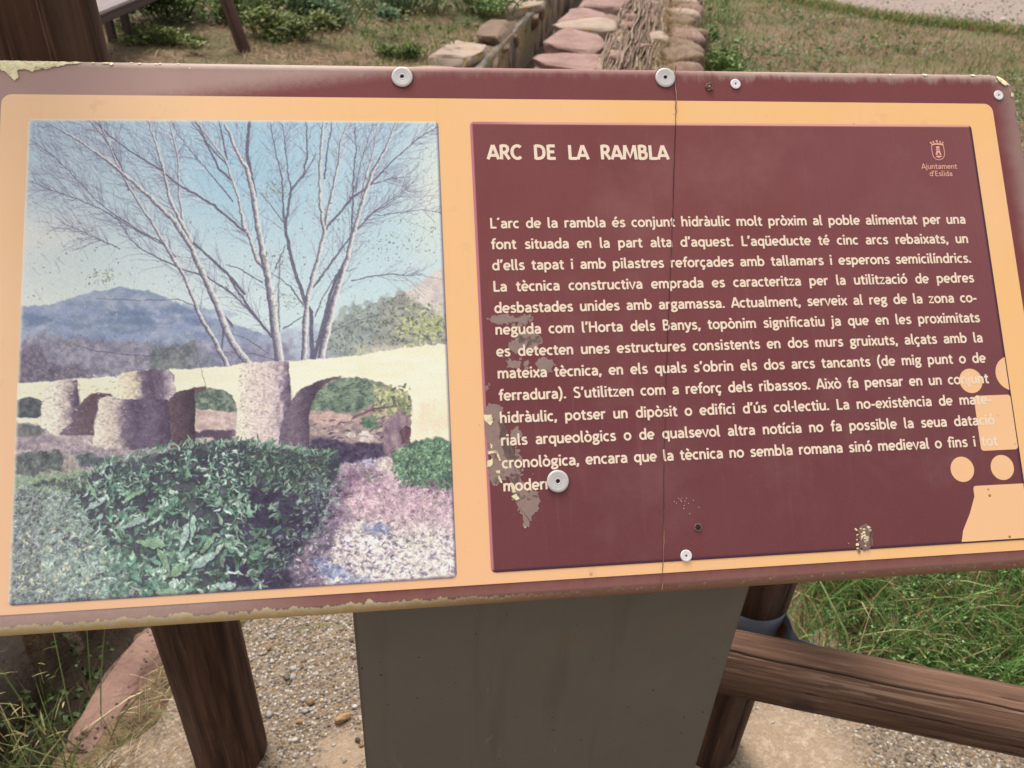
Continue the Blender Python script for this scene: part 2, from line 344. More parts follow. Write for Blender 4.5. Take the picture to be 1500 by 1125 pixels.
def blades(P, h, w, bend, cols, ang=None, lean=None):
    n = len(P); a = rng.uniform(0, 6.283, n) if ang is None else ang
    ln = rng.uniform(.05, .35, n) if lean is None else lean
    d = np.stack([np.cos(a), np.sin(a), np.zeros(n)], 1); sd_ = np.stack([-np.sin(a), np.cos(a), np.zeros(n)], 1)
    # twist the blade so its flat side can face anywhere
    tw = rng.uniform(0, 6.283, n); sv = sd_ * np.cos(tw)[:, None] + d * np.sin(tw)[:, None]
    V = []
    for f, wf in ((0, .7), (.35, 1.0), (.7, .7), (1, .0)):
        off = (ln * f + bend * f * f)[:, None] * h[:, None] * d
        up = (h * f * np.sqrt(np.clip(1 - (ln * .6 + bend * f * .6) ** 2, .05, 1)))[:, None] * np.array([0, 0, 1.])
        c = P + off + up
        if wf > 0: V += [c - sv * (w * wf / 2)[:, None], c + sv * (w * wf / 2)[:, None]]
        else: V += [c]
    V = np.stack(V, 1); i = np.arange(n)[:, None] * 7
    q = np.concatenate([i + [[0, 1, 3, 2]], i + [[2, 3, 5, 4]]]); t = i + [[4, 5, 6]]
    shade = np.array([.8, .8, .95, .95, 1.05, 1.05, 1.1])[None, :, None]
    cc = (cols[:, None] * np.ones((1, 7, 1))).reshape(-1, 3)
    return V.reshape(-1, 3), q, t, cc

def leaves(P, ln, wd, cols, up=.6):
    n = len(P); a = rng.uniform(0, 6.283, n); el = rng.uniform(-.3, .9, n) * up
    d = np.stack([np.cos(a) * np.cos(el), np.sin(a) * np.cos(el), np.sin(el)], 1)
    nn = rng.standard_normal((n, 3)) * .5 + [0, 0, 1]; s = np.cross(d, nn); s /= np.linalg.norm(s, axis=1)[:, None] + 1e-9; u = np.cross(s, d)
    L = ln[:, None]; Wd = wd[:, None]
    V = np.stack([P, P + d * L * .45 + s * Wd * .5 + u * L * .1, P + d * L + u * L * -.08, P + d * L * .45 - s * Wd * .5 + u * L * .1, P + d * L * .5], 1)
    i = np.arange(n)[:, None] * 5; t = np.concatenate([i + [[0, 1, 4]], i + [[4, 1, 2]], i + [[0, 4, 3]], i + [[4, 3, 2]]])
    return V.reshape(-1, 3), np.zeros((0, 4), int), t, np.repeat(cols, 5, 0)

def merge(parts):
    V, Q, T, K = [], [], [], []; o = 0
    for v, q, t, k in parts: V.append(v); Q.append(q + o); T.append(t + o); K.append(k); o += len(v)
    return np.concatenate(V), np.concatenate(Q), np.concatenate(T), np.concatenate(K)

def pick(pal, n, var=.18):
    p = np.array([col(*c)[:3] for c in pal]); return 1.35 * p[rng.integers(0, len(p), n)] * rng.uniform(1 - var, 1 + var, (n, 1))

GREEN = [(92, 116, 52), (112, 136, 66), (80, 106, 50), (130, 148, 82), (102, 128, 70)]
LUSH = [(80, 116, 54), (98, 132, 64), (70, 102, 48), (120, 148, 84), (94, 122, 68)]
DRY = [(190, 160, 112), (170, 140, 96), (206, 180, 134), (150, 120, 80)]

def on_ground(x, y, dz=0): return np.stack([x, y, ground_z(x, y) + dz], 1)

def stuff(name, parts, rough=.6):
    V, Q, T, K = merge(parts); o = link(name, mesh_np(name, V, Q, T, K), foliage_mat('foliage', rough)); o['kind'] = 'stuff'; return o

def build_field():
    # far grass and straw on both sides of the channel
    n = 95000
    y = np.sqrt(rng.uniform(1.5 ** 2, 13.5 ** 2, n)); x = rng.uniform(-.75, .8, n) * (y * .85 + 1.2)
    s = x - chan(y)
    ok = ((s > 1.22) | (s < -.6)) & ~((x > 2.4) & (y > 11.77 - .45 * (x - 2.85))) & ~inside(np.stack([x, y], 1), SLAB)
    x, y, s = x[ok], y[ok], s[ok]
    g = fbm(x * .9, y * .9, 21); bare = fbm(x * .75 + 4, y * .75, 33); f2 = fbm(x * 4, y * 4, 44)
    pr = np.where(s > 0, .42 + .55 * np.clip((g - .42) * 4, 0, 1), .05 + .8 * np.clip((g - .45) * 6, 0, 1))
    pr = np.where((s > 1.2) & (s < 1.75), 1.0, pr); pr = np.where((s < 0) & (y > 8.0), np.maximum(pr, .55), pr)
    pr *= .4 + 1.1 * np.clip((f2 - .38) * 5, 0, 1)
    k = rng.random(len(x)) < pr; x, y, s = x[k], y[k], s[k]
    tall = np.where((s > 1.2) & (s < 1.8), 1.5, 1.0) * np.where((s < 0) & (y > 7.6), 1.2, 1.0)
    h = rng.uniform(.02, .07, len(x)) * tall * 1.1; w = rng.uniform(.003, .008, len(x)) * 1.3
    lush = ((s > 1.2) & (s < 1.8)) | ((s < 0) & (rng.random(len(x)) < .6))
    c = 1.35 * np.where(lush[:, None], pick(LUSH, len(x), .3), pick(GREEN, len(x), .3)); dr = rng.random(len(x)) < np.where(lush, .08, .22); c = np.where(dr[:, None], pick(DRY, len(x)), c)
    b1 = blades(on_ground(x, y, -.005), h, w, rng.uniform(0, .7, len(x)), c)
    # low broad leaved weeds
    n = 22000; y = rng.uniform(5.8, 12.5, n); x = rng.uniform(-.75, .75, n) * (y * .85 + .6); s = x - chan(y)
    g = fbm(x * 1.6, y * 1.6, 61)
    ok = ((s > 1.3) | (s < -.65)) & (g > np.where(s < 0, np.where(y > 7.4, .47, .6), .55)) & ~((x > 2.4) & (y > 11.77 - .45 * (x - 2.85)))
    x, y = x[ok], y[ok]; g = g[ok]; P = on_ground(x, y); P[:, 2] += rng.uniform(0, 1, len(x)) * np.clip((g - .5) * 1.2, .02, .16)
    b2 = leaves(P, rng.uniform(.03, .075, len(x)), rng.uniform(.018, .045, len(x)), 1.35 * pick([(100, 118, 74), (120, 138, 94), (90, 108, 64), (142, 154, 112)], len(x), .3))
    # straw litter lying flat
    n = 30000; y = rng.uniform(4.5, 12, n); x = rng.uniform(-.7, .75, n) * (y * .85 + .6); s = x - chan(y)
    ok = ((s > 1.3) | (s < -.6)) & ~((x > 2.4) & (y > 11.77 - .45 * (x - 2.85))) & (fbm(x * .8, y * .8, 71) > .42); x, y = x[ok], y[ok]
    b3 = blades(on_ground(x, y, .004), rng.uniform(.05, .14, len(x)), rng.uniform(.003, .006, len(x)), np.full(len(x), .5), pick(DRY + [(130, 98, 68), (110, 82, 58)], len(x), .3), lean=np.full(len(x), 1.2))
    edge = np.array([(2.8, 12.5), (3.5, 11.63), (4.2, 10.78), (4.92, 10.53), (5.7, 10.3), (7.7, 9.75)]); n = 5200; k = rng.integers(0, 5, n); f = rng.random(n)[:, None]; q = edge[k] * (1 - f) + edge[k + 1] * f + np.stack([rng.normal(-.06, .12, n), rng.normal(-.06, .13, n)], 1)
    b7 = blades(np.stack([q[:, 0], q[:, 1], np.full(n, -.16)], 1), rng.uniform(.03, .13, n), rng.uniform(.005, .011, n), rng.uniform(.1, .8, n), 1.3 * np.where((rng.random(n) < .3)[:, None], pick(DRY, n), pick(GREEN, n, .3)))
    stuff('grass', [b1, b3, b7]); stuff('low_weeds', [b2])
    # orange flowered patch and pale flower heads behind the bench
    n = 500; x = rng.normal(-2.05, .22, n); y = rng.normal(8.2, .18, n); P = on_ground(x, y, .1); P[:, 2] += rng.uniform(0, .15, n)
    b4 = leaves(P, rng.uniform(.02, .045, n), rng.uniform(.015, .03, n), pick([(196, 138, 74), (176, 116, 60), (206, 160, 100)], n))
    n = 420; x = rng.uniform(-2.6, -.9, n); y = rng.uniform(6.6, 7.6, n); P = on_ground(x, y, .06); P[:, 2] += rng.uniform(0, .14, n)
    b5 = leaves(P, rng.uniform(.02, .05, n), rng.uniform(.01, .025, n), pick([(176, 184, 112), (160, 172, 100), (190, 190, 130)], n), .9)
    stuff('wild_flowers', [b4, b5])

def bush(name, cx, cy, rx, ry, h, n, pal, label, ll=(.03, .07)):
    t = empty(name, (cx, cy, float(ground_z(np.array([cx]), np.array([cy]))[0])), label, 'plant')
    st = []
    for k in range(60):
        a = rng.uniform(0, 6.28); q = np.array([[rx * .8 * rng.uniform(0, 1) * math.cos(a), ry * .8 * rng.uniform(0, 1) * math.sin(a), 0.]]); st.append(blades(q, np.array([h * rng.uniform(.7, 1.1)]), np.array([.012]), np.array([.3]), pick([(84, 100, 54)], 1), np.array([a]), np.array([.5])))
    V, Q, T, K = merge(st); link('stems', mesh_np('stems', V, Q, T, K), foliage_mat('foliage'), t)
    nl = 9; cen = np.stack([rng.normal(0, rx * .55, nl), rng.normal(0, ry * .55, nl), rng.uniform(.15, .75, nl) * h], 1); sp = rng.uniform(.16, .42, nl)[:, None] * np.array([rx, ry, h * .7])
    ci = rng.integers(0, nl, n); P = cen[ci] + rng.standard_normal((n, 3)) * sp[ci] * .62; P[:, 2] = np.abs(P[:, 2]) + .01
    V, Q, T, K = leaves(P, rng.uniform(*ll, n), rng.uniform(ll[0] * .5, ll[1] * .55, n), 1.5 * pick(pal, n, .3))
    link('leaves', mesh_np('leaves', V, Q, T, K), foliage_mat('foliage'), t)

def build_bushes():
    p1 = [(92, 116, 58), (110, 134, 72), (76, 100, 50), (130, 148, 86)]; p3 = [(128, 140, 82), (150, 158, 100), (112, 128, 70), (168, 172, 118)]; p2 = [(108, 132, 98), (126, 148, 112), (92, 116, 82), (142, 160, 126)]
    bush('weed_bush', -3.05, 7.35, .48, .35, .42, 2600, p1, 'dense green weed bush growing behind the bench leg')
    bush('weed_bush', -1.72, 7.55, .36, .30, .36, 1700, p2, 'pale blue-green weed bush in front of the thin grey stake')
    bush('weed_bush', -1.95, 6.95, .36, .22, .22, 1100, p3, 'low yellow-green weed clump at the foot of the leaning stake')
    bush('weed_bush', -1.25, 8.35, .5, .35, .32, 1500, p2, 'broad leaved weed bush at the far edge of the bare soil')
    bush('weed_bush', -2.45, 7.5, .42, .32, .34, 1900, p1, 'bushy green weed growing between the bench and the leaning stake')
    bush('weed_bush', -.45, 8.5, .34, .4, .22, 1200, p1, 'green weed clump close to the brown edge stones of the ditch')
    bush('weed_bush', -.98, 6.62, .14, .12, .10, 260, p1, 'small green weed alone on the bare soil just beyond the board')
    bush('weed_bush', -2.75, 6.62, .34, .16, .12, 700, p3, 'low yellowish weed patch in front of the bench leg')
    bush('weed_bush', 1.62, 7.3, .18, .6, .22, 1500, p1, 'dark green strip of tall weeds beside the far wall stones')

def build_near_veg():
    # lush grass behind the rail
    n = 30000; x = rng.uniform(.45, 2.0, n); y = rng.uniform(1.0, 2.3, n)
    ok = ~inside(np.stack([x, y], 1), SLAB) & (y > 1.22 - .22 * (x - .45)); x, y = x[ok], y[ok]
    g = fbm(x * 5, y * 5, 81); k = rng.random(len(x)) < np.clip((g - .34) * 3.2, .06, 1); x, y = x[k], y[k]
    far = np.clip((y - 1.5) / .8, 0, 1)
    c = np.where((rng.random(len(x)) < .16 + .35 * far + .3 * np.clip((x - .95) * 2, 0, 1) * np.clip((y - 1.25) * 4, 0, 1))[:, None], 1.2 * pick(DRY, len(x)), 1.7 * pick(LUSH, len(x), .35))
    b1 = blades(on_ground(x, y, -.004), rng.uniform(.04, .17, len(x)), rng.uniform(.0015, .0042, len(x)), rng.uniform(.1, .9, len(x)), c)
    n = 20000; x = rng.uniform(.55, 1.9, n); y = rng.uniform(1.0, 2.1, n)
    g = fbm(x * 4, y * 4, 91); ok = ~inside(np.stack([x, y], 1), SLAB) & (y > 1.20 - .2 * (x - .45)) & (g > .40); x, y, g = x[ok], y[ok], g[ok]
    P = on_ground(x, y); P[:, 2] += rng.uniform(0, 1, len(x)) * .11 * np.clip((g - .38) * 6, .2, 1)
    b2 = leaves(P, rng.uniform(.008, .018, len(x)), rng.uniform(.004, .010, len(x)), 1.7 * pick([(86, 112, 62), (104, 132, 78), (74, 96, 54), (124, 146, 96)], len(x), .35))
    n = 60; x = rng.uniform(.9, 1.5, n); y = 1.15 + rng.uniform(0, .3, n); P = on_ground(x, y, .1)
    b3 = leaves(P, np.full(n, .006), np.full(n, .006), pick([(206, 200, 70), (214, 206, 190), (214, 206, 190)], n))
    n = 140; x = rng.uniform(.5, 1.5, n); y = rng.uniform(1.15, 1.7, n); b5 = blades(on_ground(x, y), rng.uniform(.10, .24, n), rng.uniform(.003, .007, n), rng.uniform(.3, 1.0, n), 1.4 * pick([(124, 142, 90), (140, 152, 104), (168, 152, 112)], n))
    n = 500; x = rng.uniform(.5, 1.8, n); y = rng.uniform(1.1, 2.0, n); b6 = blades(on_ground(x, y, .03), rng.uniform(.05, .2, n), rng.uniform(.0015, .003, n), rng.uniform(0, .4, n), pick(DRY, n), lean=rng.uniform(.5, 1.3, n)); b3 = merge([b3, b5, b6])
    stuff('green_grass', [b1, b2, b3])
    # ditch grass, lower left
    n = 1500; x = rng.uniform(-1.75, -.80, n); y = rng.uniform(.45, 1.25, n); s = x - chan(y)
    ok = (s < -.015) & ((s < -.40) | (rng.random(n) < .55)) & (rng.random(n) < np.clip(1.35 - (y - .55) * 1.7, .12, 1)); x, y = x[ok], y[ok]
    P = on_ground(x, y)
    b1 = blades(P, rng.uniform(.12, .40, len(x)), rng.uniform(.0018, .0045, len(x)), rng.uniform(.1, .8, len(x)), pick([(98, 110, 58), (120, 130, 76), (84, 98, 52), (146, 146, 96), (110, 120, 72)], len(x)))
    # tufts on the stone edge
    n = 110; x = rng.normal(-.80, .06, n); y = rng.normal(.80, .045, n)
    b2 = blades(np.stack([x, y, np.full(n, -.02)], 1), rng.uniform(.05, .2, n), rng.uniform(.0018, .004, n), rng.uniform(.2, 1.0, n), pick([(104, 118, 64), (130, 138, 86), (170, 150, 104), (92, 108, 58)], n))
    # long seed stems
    tips = [((-.86, .90, -.05), .42, 2.6, .25), ((-.87, .96, -.2), .45, 1.8, .05), ((-.83, .95, -.2), .48, 1.5, .08), ((-.77, .93, .0), .26, 1.2, .1), ((-.93, .84, -.1), .34, 2.9, .4), ((-.72, .93, 0), .15, .2, .8), ((-.70, .96, 0), .12, -.5, 1.0), ((-.74, .90, 0), .17, .5, .6), ((-.46, 1.16, 0), .14, -.2, .9)]
    P = np.array([t[0] for t in tips]); n = len(P)
    b3 = blades(P, np.array([t[1] for t in tips]), np.full(n, .0035), np.array([t[3] for t in tips]), pick([(130, 142, 84), (112, 128, 72)], n), np.array([t[2] for t in tips]), np.full(n, .25))
    n = 90; x = rng.uniform(-1.05, -.82, n); y = rng.uniform(.75, 1.0, n); P = np.stack([x, y, rng.uniform(-.12, .18, n)], 1)
    b4 = blades(P, rng.uniform(.02, .045, n), rng.uniform(.002, .004, n), np.full(n, .3), pick([(190, 180, 124), (164, 164, 104), (200, 176, 130)], n), lean=rng.uniform(.5, 1.3, n))
    n = 260; x = rng.uniform(-1.1, -.82, n); y = rng.uniform(.8, 1.35, n); P = np.stack([x, y, rng.uniform(-.36, -.2, n)], 1)
    b5 = leaves(P, rng.uniform(.015, .035, n), rng.uniform(.01, .022, n), pick([(80, 100, 56), (64, 84, 44)], n))
    stuff('ditch_grass', [b1, b2, b3, b4, b5])
    # straw between the pink edge stone and the concrete
    n = 560; y = rng.uniform(.78, 1.5, n); x = chan(y) + .10 + np.abs(rng.normal(.0, .045, n)) + .10 * np.clip(y - 1.0, 0, .5)
    P = np.stack([x, y, np.full(n, .004) + rng.uniform(0, .018, n)], 1)
    b1 = blades(P, rng.uniform(.02, .07, n), rng.uniform(.001, .0024, n), rng.uniform(0, .6, n), pick([(196, 172, 132), (170, 142, 106), (220, 200, 164), (136, 112, 84), (120, 98, 72)], n), lean=rng.uniform(.7, 1.3, n))
    n = 5; P = np.array([[-.77, 1.095, .02], [-.70, 1.01, .02], [-.735, 1.17, .02], [-.69, .93, .02], [-.665, 1.0, .02]])
    b2 = blades(P, np.array([.09, .09, .07, .07, .06]), np.full(n, .0035), np.array([.1, .5, .2, .5, .5]), pick([(228, 204, 160)], n), np.array([.15, -2.2, .2, 1.9, 1.2]), np.full(n, 1.25))
    stuff('dry_straw', [b1, b2])
    # dried roots matted between the two rows of cap stones
    parts = []
    nb = 300; ys = rng.uniform(5.4, 10.0, nb); ss = rng.uniform(.48, .92, nb); L = rng.uniform(.6, 2.0, nb); wv = rng.uniform(.002, .008, nb)
    V, Q, K = [], [], []; cs = pick([(190, 164, 138), (166, 140, 114), (132, 108, 88), (200, 178, 154), (176, 140, 126), (104, 84, 70)], nb); o = 0
    for i in range(nb):
        m_ = 12; ph = rng.uniform(0, 6.28)
        zb = .075 + (.04 + .05 * vnoise(ys[i] * 2.2, ss[i] * 9, 6)) * math.exp(-((ss[i] - .68) / .16) ** 2) + rng.uniform(-.03, .03)
        for j in range(m_):
            yy = ys[i] + L[i] * j / (m_ - 1); sx = ss[i] + .02 * math.sin(ph + yy * 1.6) + .008 * math.sin(ph * 3 + yy * 7)
            for a in range(4):
                V.append((sx + chan(yy) + wv[i] * math.cos(a * 1.571), yy, zb + wv[i] * math.sin(a * 1.571))); K.append(cs[i])
        for j in range(m_ - 1):
            for a in range(4): Q.append((o + j * 4 + a, o + j * 4 + (a + 1) % 4, o + (j + 1) * 4 + (a + 1) % 4, o + (j + 1) * 4 + a))
        o += m_ * 4
    m = NT('dried_root'); m.set(Base_Color=m.mix(m.noise(m.mapping(m.coord(), (60, 6, 60)), 1.0), m.attr(), col(128, 100, 76)), Roughness=.9)
    ob = link('dried_roots', mesh_np('dried_roots', V, Q, None, K, True), m.m); ob['kind'] = 'stuff'
    n = 2600; y = rng.uniform(5.8, 10.5, n); s = rng.normal(.98, .12, n); P = np.stack([s + chan(y), y, .05 + rng.uniform(0, .06, n)], 1)
    ob = stuff('dry_grass', [blades(P, rng.uniform(.04, .12, n), rng.uniform(.003, .006, n), rng.uniform(.2, .8, n), pick(DRY + [(160, 140, 90)], n), lean=rng.uniform(.4, 1.2, n))])

# ------------------------------------------------------------------ round timber
def timber_mat(name, dark, mid, light, axis=2, seed=0.0):
    m = NT(name); v = m.coord()
    sc = [38, 38, 38]; sc[axis] = 2.2
    g = m.noise(m.mapping(v, tuple(sc)), 1.0, 6, .65, .3); sc2 = [230, 230, 230]; sc2[axis] = 7
    g2 = m.noise(m.mapping(v, tuple(sc2)), 1.0, 4, .6); n = m.noise(v, 5, 4, .6)
    c = m.mix(m.step(g, .34, .66), dark, mid); c = m.mix(m.math('MULTIPLY', m.step(g2, .56, .74), .55), c, light)
    c = m.mix(m.math('MULTIPLY', m.step(n, .5, .7), .5), c, dark); n9 = m.noise(v, 16, 4, .65); c = m.mix(m.math('MULTIPLY', m.step(n9, .58, .72), .35), c, col(58, 50, 48)); n8 = m.noise(m.mapping(v, tuple(q * .25 for q in sc)), 1.0, 5, .7); c = m.mix(m.math('MULTIPLY', m.step(n8, .52, .68), .38), c, col(132, 116, 106, 2.2))
    att = m.attr(); c = m.mix(m.xyz(att)[0], c, light); c = m.mix(m.xyz(att)[1], c, col(34, 26, 24))
    c = m.mix(m.xyz(att)[2], c, col(86, 70, 66))
    m.set(Base_Color=c, Roughness=.85, Specular_IOR_Level=.15, Normal=m.bump(m.math('ADD', g, m.math('MULTIPLY', g2, .6)), .55, .004)); return m.m

def log_mesh(name, L, r, seed, cracks, worn=(), knots=(), taper=0.0, na=120, nz=150):
    A = np.linspace(0, 2 * np.pi, na, endpoint=False)[None]; Z = np.linspace(0, L, nz)[:, None]
    rr = r * (1 + taper * (Z / L - .5)) * (1 + .03 * (fbm(np.cos(A) * 1.2 + Z * 1.5, np.sin(A) * 1.2 + 5, seed) - .5) * 2) + .0012 * (vnoise(A * 14, Z * 3, seed + 2) - .5)
    cr = np.zeros_like(rr); wn_ = np.zeros_like(rr); kn = np.zeros_like(rr)
    for a0, z0, z1, wd, dp in cracks:
        ac = a0 + .10 * (vnoise(Z * 7, np.full_like(Z, a0), seed + 5) - .5) + .05 * (vnoise(Z * 30, np.full_like(Z, a0), seed + 6) - .5)
        da = np.abs((A - ac + np.pi) % (2 * np.pi) - np.pi); e = np.clip((Z - z0) / .04, 0, 1) * np.clip((z1 - Z) / .04, 0, 1)
        k = np.clip(1 - da / (wd / r), 0, 1) * e; rr = rr - dp * k; cr = np.maximum(cr, np.clip(k * 1.6, 0, 1))
    for a0, z0, ra, rz in worn:
        da = np.abs((A - a0 + np.pi) % (2 * np.pi) - np.pi); k = np.clip(1.2 - ((da / ra) ** 2 + ((Z - z0) / rz) ** 2), 0, 1)
        st = (vnoise(A * 26, Z * 16, seed + 11) > .60) * 1.0; wn_ = np.maximum(wn_, k * st * .45)
    for a0, z0, kr in knots:
        da = np.abs((A - a0 + np.pi) % (2 * np.pi) - np.pi) * r; d = np.hypot(da, (Z - z0) * .75) / kr
        kn = np.maximum(kn, np.clip(1.5 - d * 1.5, 0, .75)); rr = rr + .002 * np.exp(-d * d)
    V = np.stack([rr * np.cos(A), rr * np.sin(A), Z + 0 * A], -1).reshape(-1, 3); K = np.stack([wn_, cr, kn], -1).reshape(-1, 3)
    i = (np.arange(nz - 1)[:, None] * na + np.arange(na)[None]).ravel(); j = (np.arange(nz - 1)[:, None] * na + (np.arange(na)[None] + 1) % na).ravel()
    q = np.stack([i, j, j + na, i + na], 1)
    # domed ends
    n0 = len(V); V = np.concatenate([V, [[0, 0, -.004], [0, 0, L + .006]]]); K = np.concatenate([K, [[0, 0, 0], [0, 0, 0]]])
    a = np.arange(na); b = (a + 1) % na; t = np.concatenate([np.stack([b, a, np.full(na, n0)], 1), np.stack([a + (nz - 1) * na, b + (nz - 1) * na, np.full(na, n0 + 1)], 1)])
    return mesh_np(name, V, q, t, K, True)

def axis_matrix(p0, p1, spin=0):
    d = (Vector(p1) - Vector(p0)); q = d.to_track_quat('Z', 'Y'); return Matrix.Translation(p0) @ q.to_matrix().to_4x4() @ Matrix.Rotation(spin, 4, 'Z')

def build_fence():
    dk = timber_mat('dark_stained_timber', col(64, 46, 38), col(116, 83, 65), col(168, 128, 100))
    rl = timber_mat('brown_stained_timber', col(94, 69, 56), col(142, 107, 86), col(200, 168, 142))
    # tall post at the left: it passes behind the board
    o = link('fence_post', log_mesh('fence_post', 1.75, .0675, 3, [(-1.95, .05, .75, .003, .008), (-1.25, .3, 1.7, .003, .006), (-.75, .9, 1.7, .004, .008), (-2.3, .9, 1.7, .0045, .009), (-1.0, .0, .6, .002, .004), (-1.5, 1.0, 1.7, .003, .006)], worn=[(-2.25, 1.33, .16, .12)], knots=[(-1.3, .22, .006)]), dk)
    o.matrix_world = axis_matrix((-.500, .893, -.02), (-.524, .893, 1.73)); tag(o, 'tall dark brown timber post behind the left half of the board', 'post')
    # right hand post with strap
    rt = empty('fence_post', (.428, .968, 0), 'short brown timber post with a blue-grey steel strap beside the pedestal', 'post')
    p = link('timber', log_mesh('timber', .86, .062, 8, [(-.5, .3, .86, .004, .009), (-1.1, .05, .3, .003, .006), (-.95, .45, .86, .002, .004)], taper=.04), dk, rt); p.location = (0, 0, -.01)
    # steel strap: half round collar on the front with a wing along the rail
    st = NT('galvanised_steel'); v = st.coord(); n = st.noise(v, 30, 4, .6)
    st.set(Base_Color=st.mix(st.step(st.noise(v, 14, 3), .56, .66), st.mix(n, col(112, 122, 138), col(156, 166, 180)), col(136, 88, 62)), Metallic=.0, Roughness=.5)
    path = [(-.088, -.094), (-.066, -.090), (-.056, -.074)] + [(.0655 * math.cos(a), .0655 * math.sin(a)) for a in np.linspace(math.radians(228), math.radians(316), 16)] + [(.0505, -.060), (.051, -.082), (.056, -.098), (.088, -.1085)]
    V = []
    for (x, y) in path:
        for k, (dr, z) in enumerate(((0, .36), (0, .448), (-.003, .448), (-.003, .36))):
            l = math.hypot(x, y); V.append((x + dr * x / l, y + dr * y / l, z))
    q = [(a * 4 + i, a * 4 + (i + 1) % 4, (a + 1) * 4 + (i + 1) % 4, (a + 1) * 4 + i) for a in range(len(path) - 1) for i in range(4)] + [(3, 2, 1, 0), tuple(len(V) - 4 + i for i in range(4))]
    link('strap', mesh_np('strap', V, q), st.m, rt)
    o = link('fence_rail', log_mesh('fence_rail', 1.25, .0495, 15, [(2.0, .02, .70, .0016, .004), (2.25, .62, 1.2, .0015, .0035), (2.75, .10, .50, .0010, .0016), (3.05, .45, 1.0, .0010, .0016), (1.7, .40, .8, .0009, .0014), (2.5, .80, 1.2, .001, .0018), (3.4, .2, .7, .0009, .0014)],
             worn=[(2.75, .60, .5, .16), (2.3, .25, .3, .10), (2.6, .9, .4, .2)], knots=[(2.35, .50, .017), (3.5, .53, .017), (3.3, .18, .02)], na=180, nz=240), rl)
    o.matrix_world = axis_matrix((.29, .832, .452), (1.50, .610, .448), 0); tag(o, 'round brown timber rail bolted low across the short post', 'rail')
    return o

def build_bench():
    t = empty('bench', (-3.08, 5.9, 0), 'low wooden bench with a mauve-grey plank seat among weeds at far left', 'bench')
    m = NT('weathered_plank'); v = m.coord(); g = m.noise(m.mapping(v, (30, 2, 30)), 1.0, 4, .6)
    m.set(Base_Color=m.mix(g, col(118, 100, 96), col(168, 150, 146)), Roughness=.8, Normal=m.bump(g, .3, .004))
    d = NT('bench_iron'); d.set(Base_Color=col(92, 70, 64), Roughness=.6)
    def bx(name, c, s, mt, rot=(0, 0, 0), bev=.008):
        bm = bmesh.new(); bmesh.ops.create_cube(bm, size=1); bmesh.ops.scale(bm, verts=bm.verts, vec=s); bmesh.ops.bevel(bm, geom=bm.edges[:], offset=bev, segments=2, affect='EDGES')
        me = bpy.data.meshes.new(name); bm.to_mesh(me); o = link(name, me, mt, t); o.location = c; o.rotation_euler = rot; return o
    bx('seat', (.0, .0, .355), (.40, 3.6, .025), m.m)
    bx('side_rail', (.185, .0, .315), (.03, 3.56, .05), d.m); bx('side_rail', (-.185, .0, .315), (.03, 3.56, .05), d.m)
    for sx in (-.03, -.16):
        for y in (.74, -1.4): bx('leg', (sx, y, .16), (.06, .045, .36), d.m, bev=.005)
    br = timber_mat('stake_timber', col(80, 58, 50), col(112, 84, 72), col(140, 112, 96))
    o = link('leaning_stake', log_mesh('leaning_stake', 1.1, .048, 30, [], na=40, nz=60), br); o.matrix_world = axis_matrix((-2.15, 6.48, -.05), (-2.52, 6.78, .98)); tag(o, 'brown wooden stake leaning left among the weeds', 'stake')
    gr = NT('grey_metal'); gr.set(Base_Color=gr.mix(gr.noise(gr.coord(), 20), col(120, 120, 116), col(150, 148, 142)), Roughness=.6)
    o = link('thin_stake', log_mesh('thin_stake', 1.1, .03, 31, [], na=32, nz=20), gr.m); o.matrix_world = axis_matrix((-2.06, 8.86, -.05), (-2.06, 8.86, 1.0)); tag(o, 'thin grey upright stake behind the orange flowers', 'stake')

